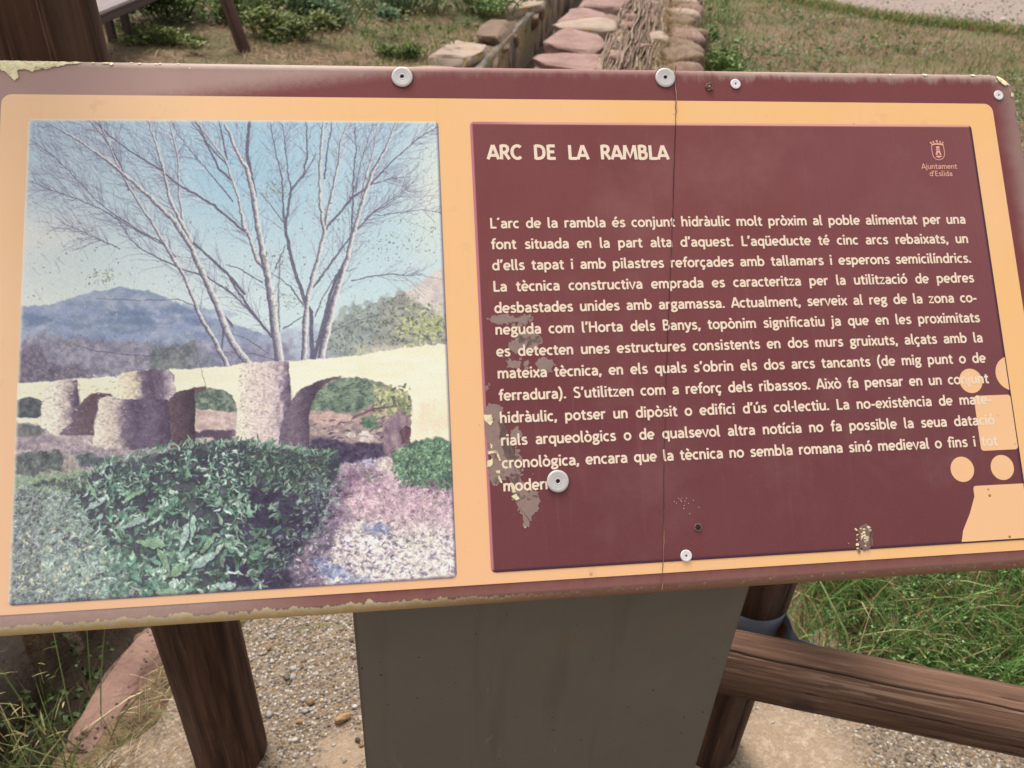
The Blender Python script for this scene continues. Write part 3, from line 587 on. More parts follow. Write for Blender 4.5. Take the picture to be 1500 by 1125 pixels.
# ------------------------------------------------------------------ the print on the board: a faded photograph
class Paint:
    def __init__(s, x0, y0, x1, y1, k):
        s.x0, s.y0, s.k = x0, y0, k; s.w = int((x1 - x0) * k); s.h = int((y1 - y0) * k); s.a = np.zeros((s.h, s.w, 3))
        yy, xx = np.mgrid[0:s.h, 0:s.w]; s.X = xx / k + x0; s.Y = yy / k + y0
    def box(s, xa, ya, xb, yb):
        i0 = max(0, int((xa - s.x0) * s.k)); i1 = min(s.w, int((xb - s.x0) * s.k) + 2); j0 = max(0, int((ya - s.y0) * s.k)); j1 = min(s.h, int((yb - s.y0) * s.k) + 2)
        return slice(j0, max(j0, j1)), slice(i0, max(i0, i1))
    def blend(s, sl, al, c): s.a[sl] = s.a[sl] * (1 - al[..., None]) + np.asarray(c, float) * al[..., None]
    def polymask(s, P, soft=1.0, rough=0.0, seed=0, freq=.12):
        P = np.asarray(P, float); pad = rough + 3; sl = s.box(P[:, 0].min() - pad, P[:, 1].min() - pad, P[:, 0].max() + pad, P[:, 1].max() + pad)
        X, Y = s.X[sl], s.Y[sl]
        if X.size == 0: return sl, np.zeros(X.shape)
        if rough: X, Y = X + rough * (fbm(X * freq, Y * freq, seed, 3) - .5) * 2, Y + rough * (fbm(X * freq, Y * freq, seed + 50, 3) - .5) * 2
        ins = np.zeros(X.shape, bool); dist = np.full(X.shape, 1e9)
        for (ax, ay), (bx, by) in zip(P, np.roll(P, -1, 0)):
            ins ^= ((ay > Y) != (by > Y)) & (X < (bx - ax) * (Y - ay) / ((by - ay) or 1e-9) + ax)
            l2 = (bx - ax) ** 2 + (by - ay) ** 2 + 1e-9; t = np.clip(((X - ax) * (bx - ax) + (Y - ay) * (by - ay)) / l2, 0, 1)
            dist = np.minimum(dist, np.hypot(X - ax - t * (bx - ax), Y - ay - t * (by - ay)))
        d = np.where(ins, dist, -dist); return sl, np.clip(d / soft + .5, 0, 1)
    def poly(s, P, c, al=1.0, **kw):
        sl, m = s.polymask(P, **kw); c = c(s.X[sl], s.Y[sl]) if callable(c) else c; s.blend(sl, m * al, c)
    def seg(s, ax, ay, bx, by, wa, wb, c, al=1.0, c2=None):
        w = max(wa, wb); sl = s.box(min(ax, bx) - w, min(ay, by) - w, max(ax, bx) + w, max(ay, by) + w); X, Y = s.X[sl], s.Y[sl]
        if X.size == 0: return
        l2 = (bx - ax) ** 2 + (by - ay) ** 2 + 1e-9; t = np.clip(((X - ax) * (bx - ax) + (Y - ay) * (by - ay)) / l2, 0, 1)
        dx, dy = X - ax - t * (bx - ax), Y - ay - t * (by - ay); d = np.hypot(dx, dy); ww = (wa + (wb - wa) * t) / 2
        m = np.clip((ww - d) * s.k + .5, 0, 1) * np.minimum(1, ww * 2 * s.k) * al
        if c2 is None: s.blend(sl, m, c)
        else:
            n = math.sqrt(l2); side = (dx * (by - ay) - dy * (bx - ax)) / n / np.maximum(ww, .3)      # left / right of the stem
            if by > ay: side = -side
            f = np.clip(.5 + side * .9 + .5 * (vnoise(X * .5, Y * .35, 77) - .5), 0, 1)[..., None]
            s.blend(sl, m, np.asarray(c) * (1 - f) + np.asarray(c2) * f)
    def line(s, P, wa, wb, c, al=1.0, c2=None):
        n = len(P) - 1
        for i in range(n):
            f0, f1 = i / n, (i + 1) / n; s.seg(*P[i], *P[i + 1], wa + (wb - wa) * f0, wa + (wb - wa) * f1, c, al, c2)
    def leaf(s, x, y, L, Wd, ang, c, al=1.0):
        sl = s.box(x - L, y - L, x + L, y + L); X, Y = s.X[sl] - x, s.Y[sl] - y
        if X.size == 0: return
        u = X * math.cos(ang) + Y * math.sin(ang); v = -X * math.sin(ang) + Y * math.cos(ang)
        hw = Wd * np.clip(1 - (u / L) ** 2, 0, 1) * .5; m = np.clip((hw - np.abs(v)) * s.k + .4, 0, 1) * (np.abs(u) < L) * al
        s.blend(sl, m, c)
    def field(s, sl_or_poly, base, var, fx, fy, seed, al=1.0, o=4, **kw):
        sl, m = s.polymask(sl_or_poly, **kw); X, Y = s.X[sl], s.Y[sl]; f = fbm(X * fx, Y * fy, seed, o)
        f = np.clip((f - .5) * 2.4 + .5, 0, 1)[..., None]; s.blend(sl, m * al, np.asarray(base) * (1 - f) + np.asarray(var) * f)

def za(pts): return [(x * .3376, 160 + y * .3376) for x, y in pts]
def zb(pts): return [(330 + x * .3377, 160 + y * .3377) for x, y in pts]
def zc(pts): return [(x * .3556, 500 + y * .3556) for x, y in pts]
def zd(pts): return [(330 + x * .3377, 500 + y * .3377) for x, y in pts]

def paint_photo():
    p = Paint(4, 164, 682, 896, 1.5); R = np.random.default_rng(5); U = R.uniform
    X, Y = p.X, p.Y
    # sky
    def lerp(a, b, f): return np.asarray(a)[None, None] * (1 - f[..., None]) + np.asarray(b)[None, None] * f[..., None]
    v = np.clip((Y - 172) / 280, 0, 1); top = lerp((176, 198, 212), (176, 208, 222), np.clip(X / 500, 0, 1)); bot = lerp((230, 234, 224), (206, 226, 228), np.clip((X - 40) / 420, 0, 1))
    p.a[:] = top * (1 - v[..., None] ** 1.2) + bot * v[..., None] ** 1.2
    blue = np.exp(-(((X - 350) / 110) ** 2 + ((Y - 250) / 90) ** 2)); p.a += blue[..., None] * (np.array((148, 194, 218)) - p.a) * .55
    cream = np.exp(-(((X - 640) / 45) ** 2 + ((Y - 280) / 110) ** 2)); p.a += cream[..., None] * (np.array((232, 236, 220)) - p.a) * .8
    cl = np.exp(-(((X - 60) / 60) ** 2 + ((Y - 345) / 30) ** 2)); p.a += cl[..., None] * (np.array((234, 230, 220)) - p.a) * .7
    # hills
    hill = [(20, 453), (40, 449), (67, 447), (90, 441), (111, 435), (135, 427), (160, 423), (176, 421), (202, 423), (222, 428), (240, 434), (270, 450), (304, 464), (360, 480), (420, 500), (420, 600), (20, 600)]
    p.field(hill, (138, 154, 180), (174, 182, 200), .08, .11, 3, rough=3, soft=2)
    for k in range(26):
        x, y = U(40, 330), U(452, 530); p.field([(x - U(14, 40), y), (x, y - U(4, 9)), (x + U(14, 44), y + U(-4, 8)), (x, y + U(5, 13))], (112, 132, 166), (104, 122, 152), .1, .1, k, al=.5, rough=5, soft=5)
        x, y = U(40, 330), U(452, 530); p.field([(x - U(14, 40), y), (x, y - U(4, 9)), (x + U(14, 44), y + U(-4, 8)), (x, y + U(5, 13))], (164, 172, 200), (150, 160, 196), .1, .1, k, al=.5, rough=5, soft=5)
    p.field([(20, 500), (60, 488), (130, 496), (220, 505), (300, 500), (350, 510), (430, 500), (430, 600), (20, 600)], (126, 122, 142), (172, 162, 174), .14, .16, 8, al=.85, rough=10, soft=10)
    p.field([(24, 512), (45, 505), (64, 512), (72, 530), (130, 540), (130, 580), (24, 580)], (94, 88, 106), (136, 126, 140), .22, .24, 12, al=.85, rough=7, soft=5)
    p.field([(225, 512), (262, 500), (300, 508), (320, 530), (320, 560), (215, 560)], (84, 96, 100), (130, 138, 136), .2, .2, 18, al=.8, rough=8, soft=5)
    # right hill and bushes
    p.field([(560, 446), (593, 427), (620, 410), (640, 398), (653, 388), (662, 388), (662, 520), (540, 520)], (206, 190, 188), (236, 222, 204), .08, .08, 20, al=.9, rough=6, soft=6)
    p.field([(480, 480), (499, 456), (516, 448), (533, 446), (556, 438), (573, 432), (585, 428), (600, 436), (618, 446), (640, 462), (662, 470), (662, 530), (470, 535)], (112, 120, 118), (160, 164, 154), .16, .16, 23, rough=12, soft=9, al=.72)
    for k in range(700):
        x = U(478, 660); y = U(432, 520)
        if y < 432 + abs(x - 585) * .45 - 3: continue
        c = [(84, 92, 94), (158, 164, 130), (118, 128, 116), (188, 194, 152), (98, 106, 96)][R.choice(5, p=[.32, .2, .24, .08, .16])]; p.leaf(x, y, U(1.4, 3.4), U(1.2, 3), U(0, 3.1), c, .75)
    for k in range(260): p.leaf(R.normal(618, 20), R.normal(478, 14), U(2, 5), U(2, 4.5), U(0, 3.1), [(176, 182, 124), (206, 208, 158), (96, 108, 86)][R.integers(3)], .85)
    p.field([(262, 560), (300, 490), (470, 480), (500, 540), (470, 560)], (120, 124, 160), (170, 172, 196), .15, .1, 27, al=.45, rough=10, soft=14)
    # trees ------------------------------------------------------------
    DK, LT = (98, 95, 116), (230, 226, 220); TW = (118, 116, 142)
    twigs = []
    def br(P, wa, wb, lit=False, al=.95, tw=0):
        # wobble the traced stems so they read as grown wood
        Q = []
        for i in range(len(P) - 1):
            for f in np.linspace(0, 1, 6)[:-1]: Q.append((P[i][0] + (P[i + 1][0] - P[i][0]) * f + U(-.6, .6), P[i][1] + (P[i + 1][1] - P[i][1]) * f))
        Q.append(P[-1])
        twigs.append((Q, wb, tw)); return (Q, wa * .95, wb * .8, lit, al)
    S = []
    S.append(br(zb([(235, 1085), (215, 950), (205, 850), (188, 760), (165, 640), (150, 560), (125, 390), (90, 250), (60, 205), (0, 70)]), 15, 5, True, tw=16))
    S.append(br(zb([(128, 380), (108, 280), (95, 160), (105, 50)]), 7, 5, False, tw=6))
    S.append(br(zb([(180, 700), (135, 650), (105, 560), (80, 510), (60, 400), (35, 320), (0, 220), (-120, 60)]), 7, 2.5, True, tw=14))
    S.append(br(zb([(375, 1080), (372, 880), (350, 840), (300, 700), (262, 540), (258, 510), (285, 350), (340, 280), (355, 200), (350, 55)]), 8, 2.2, False, tw=14))
    S.append(br(zb([(258, 510), (250, 420), (245, 300), (215, 170), (195, 60)]), 4, 1.4, tw=10)); S.append(br(zb([(285, 350), (270, 260), (260, 150), (245, 55)]), 3, 1.2, tw=8))
    S.append(br(zb([(258, 500), (200, 420), (150, 360)]), 2.4, 1)); S.append(br(zb([(340, 290), (370, 240), (395, 190)]), 2, 1))
    S.append(br(zb([(340, 1080), (345, 930), (360, 800), (390, 690), (428, 540), (412, 420), (410, 250), (425, 55)]), 9, 4, True, tw=12))
    S.append(br(zb([(430, 525), (450, 410), (490, 240), (497, 150), (535, 55)]), 5, 2.4, True, tw=12)); S.append(br(zb([(430, 300), (440, 200), (462, 55)]), 3, 2))
    S.append(br(zb([(415, 1080), (440, 960), (470, 830), (500, 740), (530, 640), (560, 520), (600, 380), (640, 270), (690, 180), (740, 55)]), 12, 3, True, tw=22))
    S.append(br(zb([(385, 1080), (425, 930), (455, 800), (482, 730), (525, 650)]), 8, 5, False)); S.append(br(zb([(385, 770), (470, 650), (560, 530), (640, 450), (780, 360)]), 4, 1.2, tw=18))
    S.append(br(zb([(430, 525), (520, 420), (545, 385), (620, 335), (710, 240), (830, 130), (930, 70)]), 4.5, 1.3, tw=22)); S.append(br(zb([(550, 745), (640, 725), (720, 715), (800, 722), (850, 715)]), 2.4, .9, tw=8))
    S.append(br(zb([(620, 330), (720, 300), (800, 290)]), 2.2, .8, tw=8)); S.append(br(zb([(548, 560), (552, 350), (565, 180), (560, 60)]), 3.2, 1.6, tw=10)); S.append(br(zb([(585, 385), (625, 240), (650, 150), (660, 55)]), 3, 1.5, True, tw=8))
    S.append(br(zb([(560, 360), (580, 260), (640, 60)]), 2, 1, tw=6)); S.append(br(zb([(600, 480), (700, 400), (800, 340)]), 2, .8, tw=10)); S.append(br(zb([(640, 460), (760, 450), (850, 435), (945, 450)]), 1.8, .8, tw=8))
    S.append(br(zb([(250, 950), (300, 920), (345, 895)]), 2.5, 1.2)); S.append(br(zb([(340, 850), (280, 770), (200, 710)]), 3, 1)); S.append(br(zb([(390, 900), (420, 820), (480, 720), (560, 690)]), 2.2, 1)); S.append(br(zb([(390, 1010), (470, 960), (560, 920), (680, 890)]), 2, .9))
    S.append(br(zb([(215, 690), (235, 650), (260, 590)]), 3, 1.5)); S.append(br(zb([(235, 1060), (228, 760), (240, 640)]), 4, 2, False, .6))
    S.append(br(zb([(230, 1020), (130, 900), (60, 800), (0, 700)]), 5, 3, tw=8)); S.append(br(zb([(225, 1010), (120, 890), (0, 770)]), 4, 2.5, tw=6)); S.append(br(zb([(160, 750), (60, 690), (0, 675)]), 2.4, 1.2))
    S.append(br(zb([(190, 1060), (100, 1000), (0, 960)]), 2, 1.1)); S.append(br(zb([(220, 1090), (120, 1060), (-30, 1050)]), 1.8, 1))
    S.append(br(za([(1080, 1110), (1000, 1000), (940, 850), (890, 740), (830, 600), (760, 490), (640, 370), (500, 250), (420, 190), (330, 130), (200, 55)]), 12, 2.4, True, tw=34))
    S.append(br(za([(985, 1110), (930, 1000), (880, 920), (800, 730), (700, 560), (640, 460), (560, 340), (490, 200), (430, 45)]), 8, 2.2, True, tw=30))
    S.append(br(za([(1007, 940), (975, 900), (960, 1060)]), 5, 3)); S.append(br(za([(830, 570), (790, 500), (740, 400), (710, 270), (680, 160), (640, 45)]), 7, 3, True, tw=22))
    S.append(br(za([(1007, 800), (900, 730), (780, 690), (680, 640), (620, 610), (560, 560), (500, 460)]), 3, 1.2, tw=14)); S.append(br(za([(760, 640), (690, 570), (610, 530), (500, 460), (420, 400), (350, 320), (250, 220), (130, 130)]), 2.4, 1, tw=30))
    S.append(br(za([(1060, 800), (1010, 740), (920, 650), (850, 590), (800, 520)]), 5, 3, tw=6)); S.append(br(za([(730, 600), (600, 530), (430, 430), (310, 380), (220, 350), (125, 310)]), 2, .9, tw=22)); S.append(br(za([(520, 605), (440, 570), (360, 530), (260, 490)]), 1.8, .8, tw=18))
    S.append(br(za([(1060, 530), (1010, 490), (930, 420), (850, 370), (770, 325), (700, 265), (640, 230), (560, 180), (470, 110), (400, 45)]), 4.5, 1.8, tw=28)); S.append(br(za([(1010, 310), (950, 260), (910, 180), (880, 110), (845, 45)]), 4, 2.4, tw=8))
    S.append(br(za([(1010, 400), (930, 300), (840, 200), (770, 110), (740, 50)]), 2.2, 1, tw=10)); S.append(br(za([(790, 480), (778, 380), (768, 200), (735, 50)]), 4, 2.2, True, tw=10)); S.append(br(za([(560, 350), (520, 230), (440, 110), (380, 45)]), 3, 1.2, tw=20))
    S.append(br(za([(870, 920), (840, 850), (770, 825), (600, 830), (420, 822)]), 1.8, .9)); S.append(br(za([(740, 1060), (640, 1072), (520, 1060), (420, 1050), (280, 1010)]), 2, 1))
    S.append(br(za([(985, 220), (965, 130), (950, 50)]), 3.6, 2.4)); S.append(br(za([(980, 240), (900, 150), (830, 50)]), 3, 1.4, tw=6))
    # twigs
    for Q, w, n in twigs:
        n = int(n * 3.0)
        for k in range(n):
            i = int(U(len(Q) * .22, len(Q) - 1)); x, y = Q[i]; dx, dy = Q[min(i + 1, len(Q) - 1)][0] - Q[max(i - 1, 0)][0], Q[min(i + 1, len(Q) - 1)][1] - Q[max(i - 1, 0)][1]
            a = math.atan2(dy, dx) + R.choice([-1, 1]) * U(.25, .8); L = U(14, 60) ; c = TW if U() < .6 else (166, 162, 182) if U() < .6 else (222, 220, 222); al = U(.25, .62); ww = U(.7, 1.3); P = [(x, y)]
            for s_ in range(4):
                x += math.cos(a) * L / 4; y += math.sin(a) * L / 4; a += U(-.18, .18) - .02; P.append((x, y))
                if U() < .5:
                    a2 = a + R.choice([-1, 1]) * U(.3, .7); l2 = L * U(.2, .45); p.line([(x, y), (x + math.cos(a2) * l2, y + math.sin(a2) * l2)], ww * .8, .5, c, al * .8)
            p.line(P, ww * 1.2, .6, c, al)
    # fine haze of twigs and white glints, upper left
    for k in range(900):
        x = 45 + abs(R.normal(0, 120)); y = 175 + abs(R.normal(0, 75)); a = R.normal(.75, .35); L = U(8, 24)
        p.line([(x, y), (x + math.cos(a) * L, y + math.sin(a) * L)], .9, .6, TW if U() < .62 else (214, 214, 224), U(.25, .6))
    for k in range(420):
        x = U(380, 640); y = 180 + abs(R.normal(0, 90)); a = R.normal(-1.1, .5); L = U(6, 20); p.line([(x, y), (x + math.cos(a) * L, y + math.sin(a) * L)], .9, .6, TW if U() < .7 else (214, 214, 224), U(.25, .5))
    for Q, wa, wb, lit, al in sorted(S, key=lambda t: t[1]):
        if lit: p.line(Q, wa, wb, LT, al, DK)
        else: p.line(Q, wa * .85, wb, DK, al)
    for k in range(650):
        x, y = U(40, 640), U(180, 470)
        if y > 430 and x < 300 and U() < .5: continue
        p.leaf(x, y, U(1, 2.4), U(1, 2.2), U(0, 3), [(112, 122, 120), (150, 158, 122), (206, 206, 214), (120, 116, 150)][R.integers(4)], U(.4, .85))
    for cx, cy, n, r in ((150, 404, 60, 13), (112, 342, 40, 18), (405, 280, 60, 12), (400, 380, 60, 16), (560, 360, 50, 22), (600, 345, 60, 30), (102, 505, 60, 12), (200, 510, 50, 30), (420, 440, 60, 16), (490, 320, 50, 20)):
        for k in range(n): p.leaf(R.normal(cx, r), R.normal(cy, r * .6), U(1, 2.6), U(1, 2.4), U(0, 3), [(104, 114, 112), (146, 154, 118), (120, 126, 140), (168, 170, 130)][R.integers(4)], U(.5, .9))
    # ground behind and under the bridge
    p.field([(20, 580), (660, 560), (660, 700), (20, 760)], (176, 160, 164), (206, 188, 186), .12, .2, 41, rough=2)
    # bridge -----------------------------------------------------------
    CR, CR2 = (254, 247, 220), (249, 239, 208)
    top = zc([(60, 171), (200, 165), (320, 155), (490, 140), (720, 116), (955, 99)]) + zd([(100, 94), (280, 85), (500, 70), (620, 54), (700, 40), (860, 15), (985, 10)])
    p.field(top + zd([(995, 440), (800, 440)]) + [(604, 660), (440, 655), (345, 650), (285, 640), (24, 622)], CR, CR2, .03, .12, 43, rough=1.6, soft=1.5)
    p.field(zd([(560, 20), (990, 8), (990, 60), (560, 70)]), (252, 245, 214), (246, 234, 196), .05, .1, 44, al=.4, rough=3, soft=8)
    p.field(zd([(830, 260), (980, 240), (985, 440), (810, 440)]), (240, 216, 184), (250, 238, 210), .1, .05, 45, al=.55, rough=4, soft=12)
    # openings
    p.field(zc([(60, 250), (85, 236), (110, 231), (150, 234), (176, 252), (168, 310), (120, 318), (60, 312)]), (66, 74, 82), (104, 110, 110), .2, .2, 46, rough=2)
    p.field(zc([(325, 268), (345, 238), (375, 220), (420, 212), (455, 214), (475, 232), (410, 300), (385, 388), (240, 384), (250, 330)]), (92, 68, 84), (126, 98, 108), .1, .1, 47, rough=2)
    p.field(zc([(60, 330), (180, 345), (190, 375), (150, 392), (60, 400)]), (88, 90, 96), (128, 128, 128), .2, .2, 48, al=.9, rough=4, soft=4)
    a3 = zc([(798, 222), (830, 196), (858, 189), (900, 195), (956, 222)]) + zd([(30, 240), (52, 292), (46, 400), (40, 440)]) + zc([(800, 430)])
    p.field(a3, (200, 174, 168), (222, 200, 192), .12, .25, 50, rough=1.5)
    p.field(zc([(800, 225), (830, 200), (870, 192), (920, 200), (956, 222)]) + zd([(40, 262), (50, 300), (20, 306)]) + zc([(860, 282), (800, 272)]), (84, 100, 94), (146, 158, 140), .25, .25, 51, rough=2.5)
    p.poly(zc([(800, 368), (960, 365), (1010, 378), (1010, 415), (900, 422), (880, 400), (800, 398)]), (74, 58, 84), .9, rough=3, soft=3, seed=2)
    a4 = zd([(362, 450), (358, 330), (378, 255), (400, 212), (440, 178), (490, 160), (560, 158), (610, 160), (690, 182), (750, 210), (790, 238), (806, 255), (802, 445), (700, 520), (540, 560), (440, 470)])
    p.field(a4, (138, 120, 126), (192, 170, 160), .12, .2, 52, rough=1.5)
    p.field(zd([(366, 300), (400, 212), (490, 160), (610, 160), (680, 185), (650, 260), (560, 320), (470, 300)]), (78, 98, 94), (138, 156, 132), .11, .11, 53, rough=4, soft=3)
    for k in range(220):
        x, y = 330 + U(390, 640) * .3377, 500 + U(170, 300) * .3377; p.leaf(x, y, U(2, 5), U(1.4, 3), U(-.6, .6), [(98, 122, 106), (150, 168, 140), (62, 76, 80)][R.integers(3)], .6)
    p.field(zd([(366, 320), (470, 305), (560, 330), (500, 372), (380, 360)]), (206, 166, 158), (226, 196, 182), .2, .3, 54, al=.9, rough=4, soft=4)
    for k in range(60):
        x, y = 330 + U(370, 700) * .3377, 500 + U(330, 420) * .3377; p.leaf(x, y, U(3, 9), U(1.5, 3.5), R.normal(-.3, .4), [(92, 70, 92), (190, 164, 160), (72, 62, 84), (214, 192, 180)][R.integers(4)], .75)
    p.field(zd([(640, 200), (700, 188), (760, 214), (804, 256), (800, 330), (740, 330), (660, 270)]), (126, 130, 108), (200, 200, 158), .25, .25, 55, rough=5, soft=5)
    for k in range(160): p.leaf(330 + U(640, 800) * .3377, 500 + U(190, 330) * .3377, U(2, 5), U(2, 4), U(0, 3), [(206, 204, 152), (150, 158, 112), (86, 90, 84)][R.integers(3)], .8)
    p.field(zd([(590, 330), (650, 320), (670, 370), (600, 380)]), (70, 98, 86), (120, 144, 112), .25, .25, 56, rough=3, soft=3)
    p.line(zd([(560, 330), (640, 292), (740, 280)]), 4, 2, (110, 76, 84), .9)
    for x, y, w in ((545, 402, 22), (605, 398, 30), (600, 425, 26), (630, 412, 16)): p.field(zd([(x - w, y + 8), (x - w * .4, y - 12), (x + w * .6, y - 10), (x + w, y + 10), (x, y + 14)]), (236, 226, 214), (206, 190, 190), .3, .3, 57, rough=1.5)
    p.field(zd([(370, 415), (480, 420), (560, 440), (690, 440), (700, 500), (560, 540), (480, 540), (370, 460)]), (52, 44, 74), (86, 74, 100), .2, .3, 58, rough=4, soft=4)
    p.field(zd([(690, 350), (760, 300), (800, 330), (800, 440), (740, 480), (690, 500)]), (120, 96, 118), (164, 138, 146), .2, .1, 59, al=.9, rough=4, soft=4)
    p.field(zd([(755, 385), (785, 365), (803, 370), (800, 442), (760, 440)]), (84, 56, 74), (112, 82, 92), .2, .2, 60, rough=2)
    # arch soffit in shade, piers
    p.field(zd([(288, 256), (310, 220), (345, 196), (400, 172), (424, 166), (470, 154), (500, 151), (498, 158), (462, 168), (432, 184), (404, 214), (378, 262), (362, 330), (366, 462), (228, 452), (240, 340)]), (88, 74, 98), (124, 106, 120), .1, .08, 61, rough=1.5)
    p.field(zd([(45, 430), (52, 300), (58, 180), (70, 98), (276, 84), (284, 250), (262, 340), (240, 452), (120, 440)]), (244, 232, 210), (220, 204, 194), .10, .05, 62, rough=1.5)
    p.field(zd([(45, 430), (54, 270), (200, 250), (280, 250), (262, 340), (240, 452), (120, 440)]), (226, 210, 200), (200, 182, 182), .10, .06, 63, al=.75, rough=5, soft=14)
    p.field(zd([(250, 240), (284, 200), (286, 256), (262, 340), (242, 452), (200, 452), (236, 350)]), (140, 122, 138), (176, 158, 166), .14, .12, 64, al=.85, rough=5, soft=8)
    for k in range(120):
        x, y = 330 + U(70, 280) * .3377, 500 + U(95, 420) * .3377
        p.leaf(x, y, U(1.5, 4.5), U(.8, 2), R.normal(-.5, .5), (146, 118, 146), U(.35, .8))
    for k in range(70): p.leaf(330 + R.normal(180, 28) * .3377, 500 + U(100, 300) * .3377, U(1.5, 4), U(1, 2.2), R.normal(-.8, .4), (110, 86, 116), U(.4, .85))
    p.field(zc([(206, 166), (260, 158), (318, 162), (326, 260), (322, 300), (300, 380), (236, 390), (165, 352), (172, 262), (190, 220)]), (230, 216, 200), (182, 168, 168), .14, .2, 66, rough=2)
    p.field(zc([(300, 170), (320, 164), (327, 262), (322, 300), (372, 388), (240, 384), (258, 330), (300, 262)]), (106, 92, 112), (146, 128, 140), .14, .14, 67, al=.9, rough=4, soft=4)
    p.field(zc([(496, 132), (540, 122), (600, 119), (660, 116), (694, 124), (716, 150), (722, 214), (690, 240), (500, 245), (482, 220)]), (242, 230, 202), (212, 196, 182), .14, .16, 68, rough=1.5)
    p.field(zc([(586, 128), (640, 117), (694, 124), (716, 150), (722, 214), (690, 240), (570, 245), (580, 200)]), (132, 116, 136), (176, 158, 166), .14, .16, 69, rough=5, soft=3)
    p.field(zc([(690, 240), (720, 215), (760, 202), (800, 220), (806, 300), (800, 340), (806, 424), (740, 432), (690, 436)]), (72, 54, 70), (100, 78, 88), .12, .12, 70, rough=2)
    p.poly(zc([(700, 232), (740, 208), (800, 192), (845, 186), (850, 196), (800, 222), (740, 240)]), (98, 74, 82), .95, rough=2)
    p.field(zc([(408, 246), (425, 230), (462, 224), (480, 236), (530, 236), (600, 236), (690, 238), (700, 300), (710, 436), (520, 447), (375, 447), (392, 340)]), (98, 84, 108), (140, 124, 142), .12, .14, 71, rough=2)
    p.field(zc([(408, 246), (425, 230), (462, 224), (484, 240), (500, 262), (520, 330), (528, 444), (440, 450), (375, 447), (392, 340)]), (230, 216, 202), (186, 170, 172), .14, .18, 72, rough=4, soft=3)
    p.field(zc([(500, 240), (560, 236), (572, 262), (530, 330), (520, 420), (496, 300)]), (110, 92, 128), (176, 156, 176), .2, .2, 73, al=.8, rough=6, soft=4)
    def stone(P, stops, seed, rough=2, wob=9):          # printed stonework: tones run across the round pier
        xs_, cs_ = [q[0] for q in stops], np.array([q[1] for q in stops], float)
        def tone(Xa, Ya):
            xx = Xa + wob * (fbm(Xa * .16, Ya * .13, seed, 3) - .5) * 2; c = np.stack([np.interp(xx, xs_, cs_[:, i]) for i in range(3)], -1)
            g = (fbm(Xa * .30, Ya * .42, seed + 3, 3) - .5) * .34; return c * (1 + g)[..., None]
        p.poly(P, tone, 1.0, rough=rough, seed=seed)
    LT1, MD, SH, DKS = (250, 238, 216), (208, 192, 184), (122, 106, 126), (72, 58, 80)
    stone(zc([(206, 166), (260, 158), (318, 162), (326, 260), (322, 300), (300, 380), (236, 390), (165, 352), (172, 262), (190, 220)]), [(58, LT1), (80, LT1), (98, MD), (108, SH), (118, DKS)], 501)
    stone(zc([(322, 262), (345, 240), (400, 222), (392, 300), (380, 388), (240, 384), (262, 360), (300, 330)]), [(85, SH), (110, (112, 92, 104)), (140, (96, 74, 84))], 503)
    stone(zc([(690, 238), (720, 213), (760, 200), (800, 196), (806, 300), (800, 340), (806, 424), (740, 432), (690, 436)]), [(244, (104, 84, 94)), (266, (84, 66, 78)), (286, (58, 46, 60))], 505)
    stone(zc([(496, 132), (540, 122), (600, 119), (660, 116), (694, 124), (716, 150), (722, 214), (690, 244), (500, 245), (482, 220)]), [(172, (248, 236, 206)), (198, (226, 210, 188)), (208, SH), (222, (96, 80, 104)), (238, (124, 108, 128)), (252, (206, 190, 192))], 507)
    stone(zc([(408, 246), (425, 230), (462, 224), (480, 236), (530, 238), (600, 238), (690, 238), (700, 300), (706, 434), (520, 447), (375, 447), (392, 340)]), [(134, LT1), (160, (222, 206, 192)), (172, MD), (184, SH), (198, (92, 78, 102)), (222, (112, 98, 120)), (250, DKS)], 509)
    stone(zd([(45, 430), (52, 300), (58, 180), (70, 98), (276, 84), (284, 200), (286, 256), (262, 340), (240, 452), (120, 440)]), [(346, (250, 240, 214)), (368, (232, 216, 204)), (392, (226, 208, 202)), (408, (206, 186, 190)), (418, SH), (426, (96, 82, 104))], 511, wob=12)
    stone(zd([(286, 258), (310, 222), (345, 198), (400, 173), (424, 167), (470, 155), (500, 152), (498, 158), (462, 168), (432, 184), (404, 214), (378, 262), (362, 330), (366, 462), (228, 452), (240, 380)]), [(405, (100, 86, 106)), (430, (124, 108, 122)), (446, (92, 78, 96)), (458, (66, 54, 74)), (490, (110, 96, 100))], 513, wob=5)
    for k in range(260):
        x, y = U(58, 172), U(548, 655)
        if (x < 122 and y < 636) or x > 134: p.leaf(x, y, U(1.2, 3.4), U(.8, 1.8), R.normal(0, .4), [(120, 102, 116), (248, 236, 218)][R.integers(2)], U(.3, .7))
    for k in range(150): p.leaf(U(350, 416), U(536, 645), U(1, 3), U(.8, 1.6), R.normal(-.6, .5), (128, 104, 124), U(.4, .8))
    for k in range(420):
        x, y = U(60, 255), U(545, 656); c = [(120, 98, 126), (244, 230, 220), (96, 74, 108), (206, 190, 196)][R.choice(4, p=[.36, .22, .22, .2])]
        j, i = int((y - p.y0) * p.k), int((x - p.x0) * p.k); lum = p.a[j, i].mean()
        if abs(lum - np.mean(c)) < 95 and (p.a[j, i][0] - p.a[j, i][2]) < 28: p.leaf(x, y, U(1.5, 4), U(1, 2.4), R.normal(0, .5), c, U(.25, .6))
    p.line([(285, 505), (294, 535), (301, 566)], 1, .7, (110, 92, 92), .8)
    # middle ground at the left
    p.field(zc([(55, 400), (200, 385), (375, 430), (520, 447), (700, 440), (700, 480), (420, 520), (55, 560)]), (190, 170, 172), (152, 138, 150), .14, .25, 80, rough=3, soft=4)
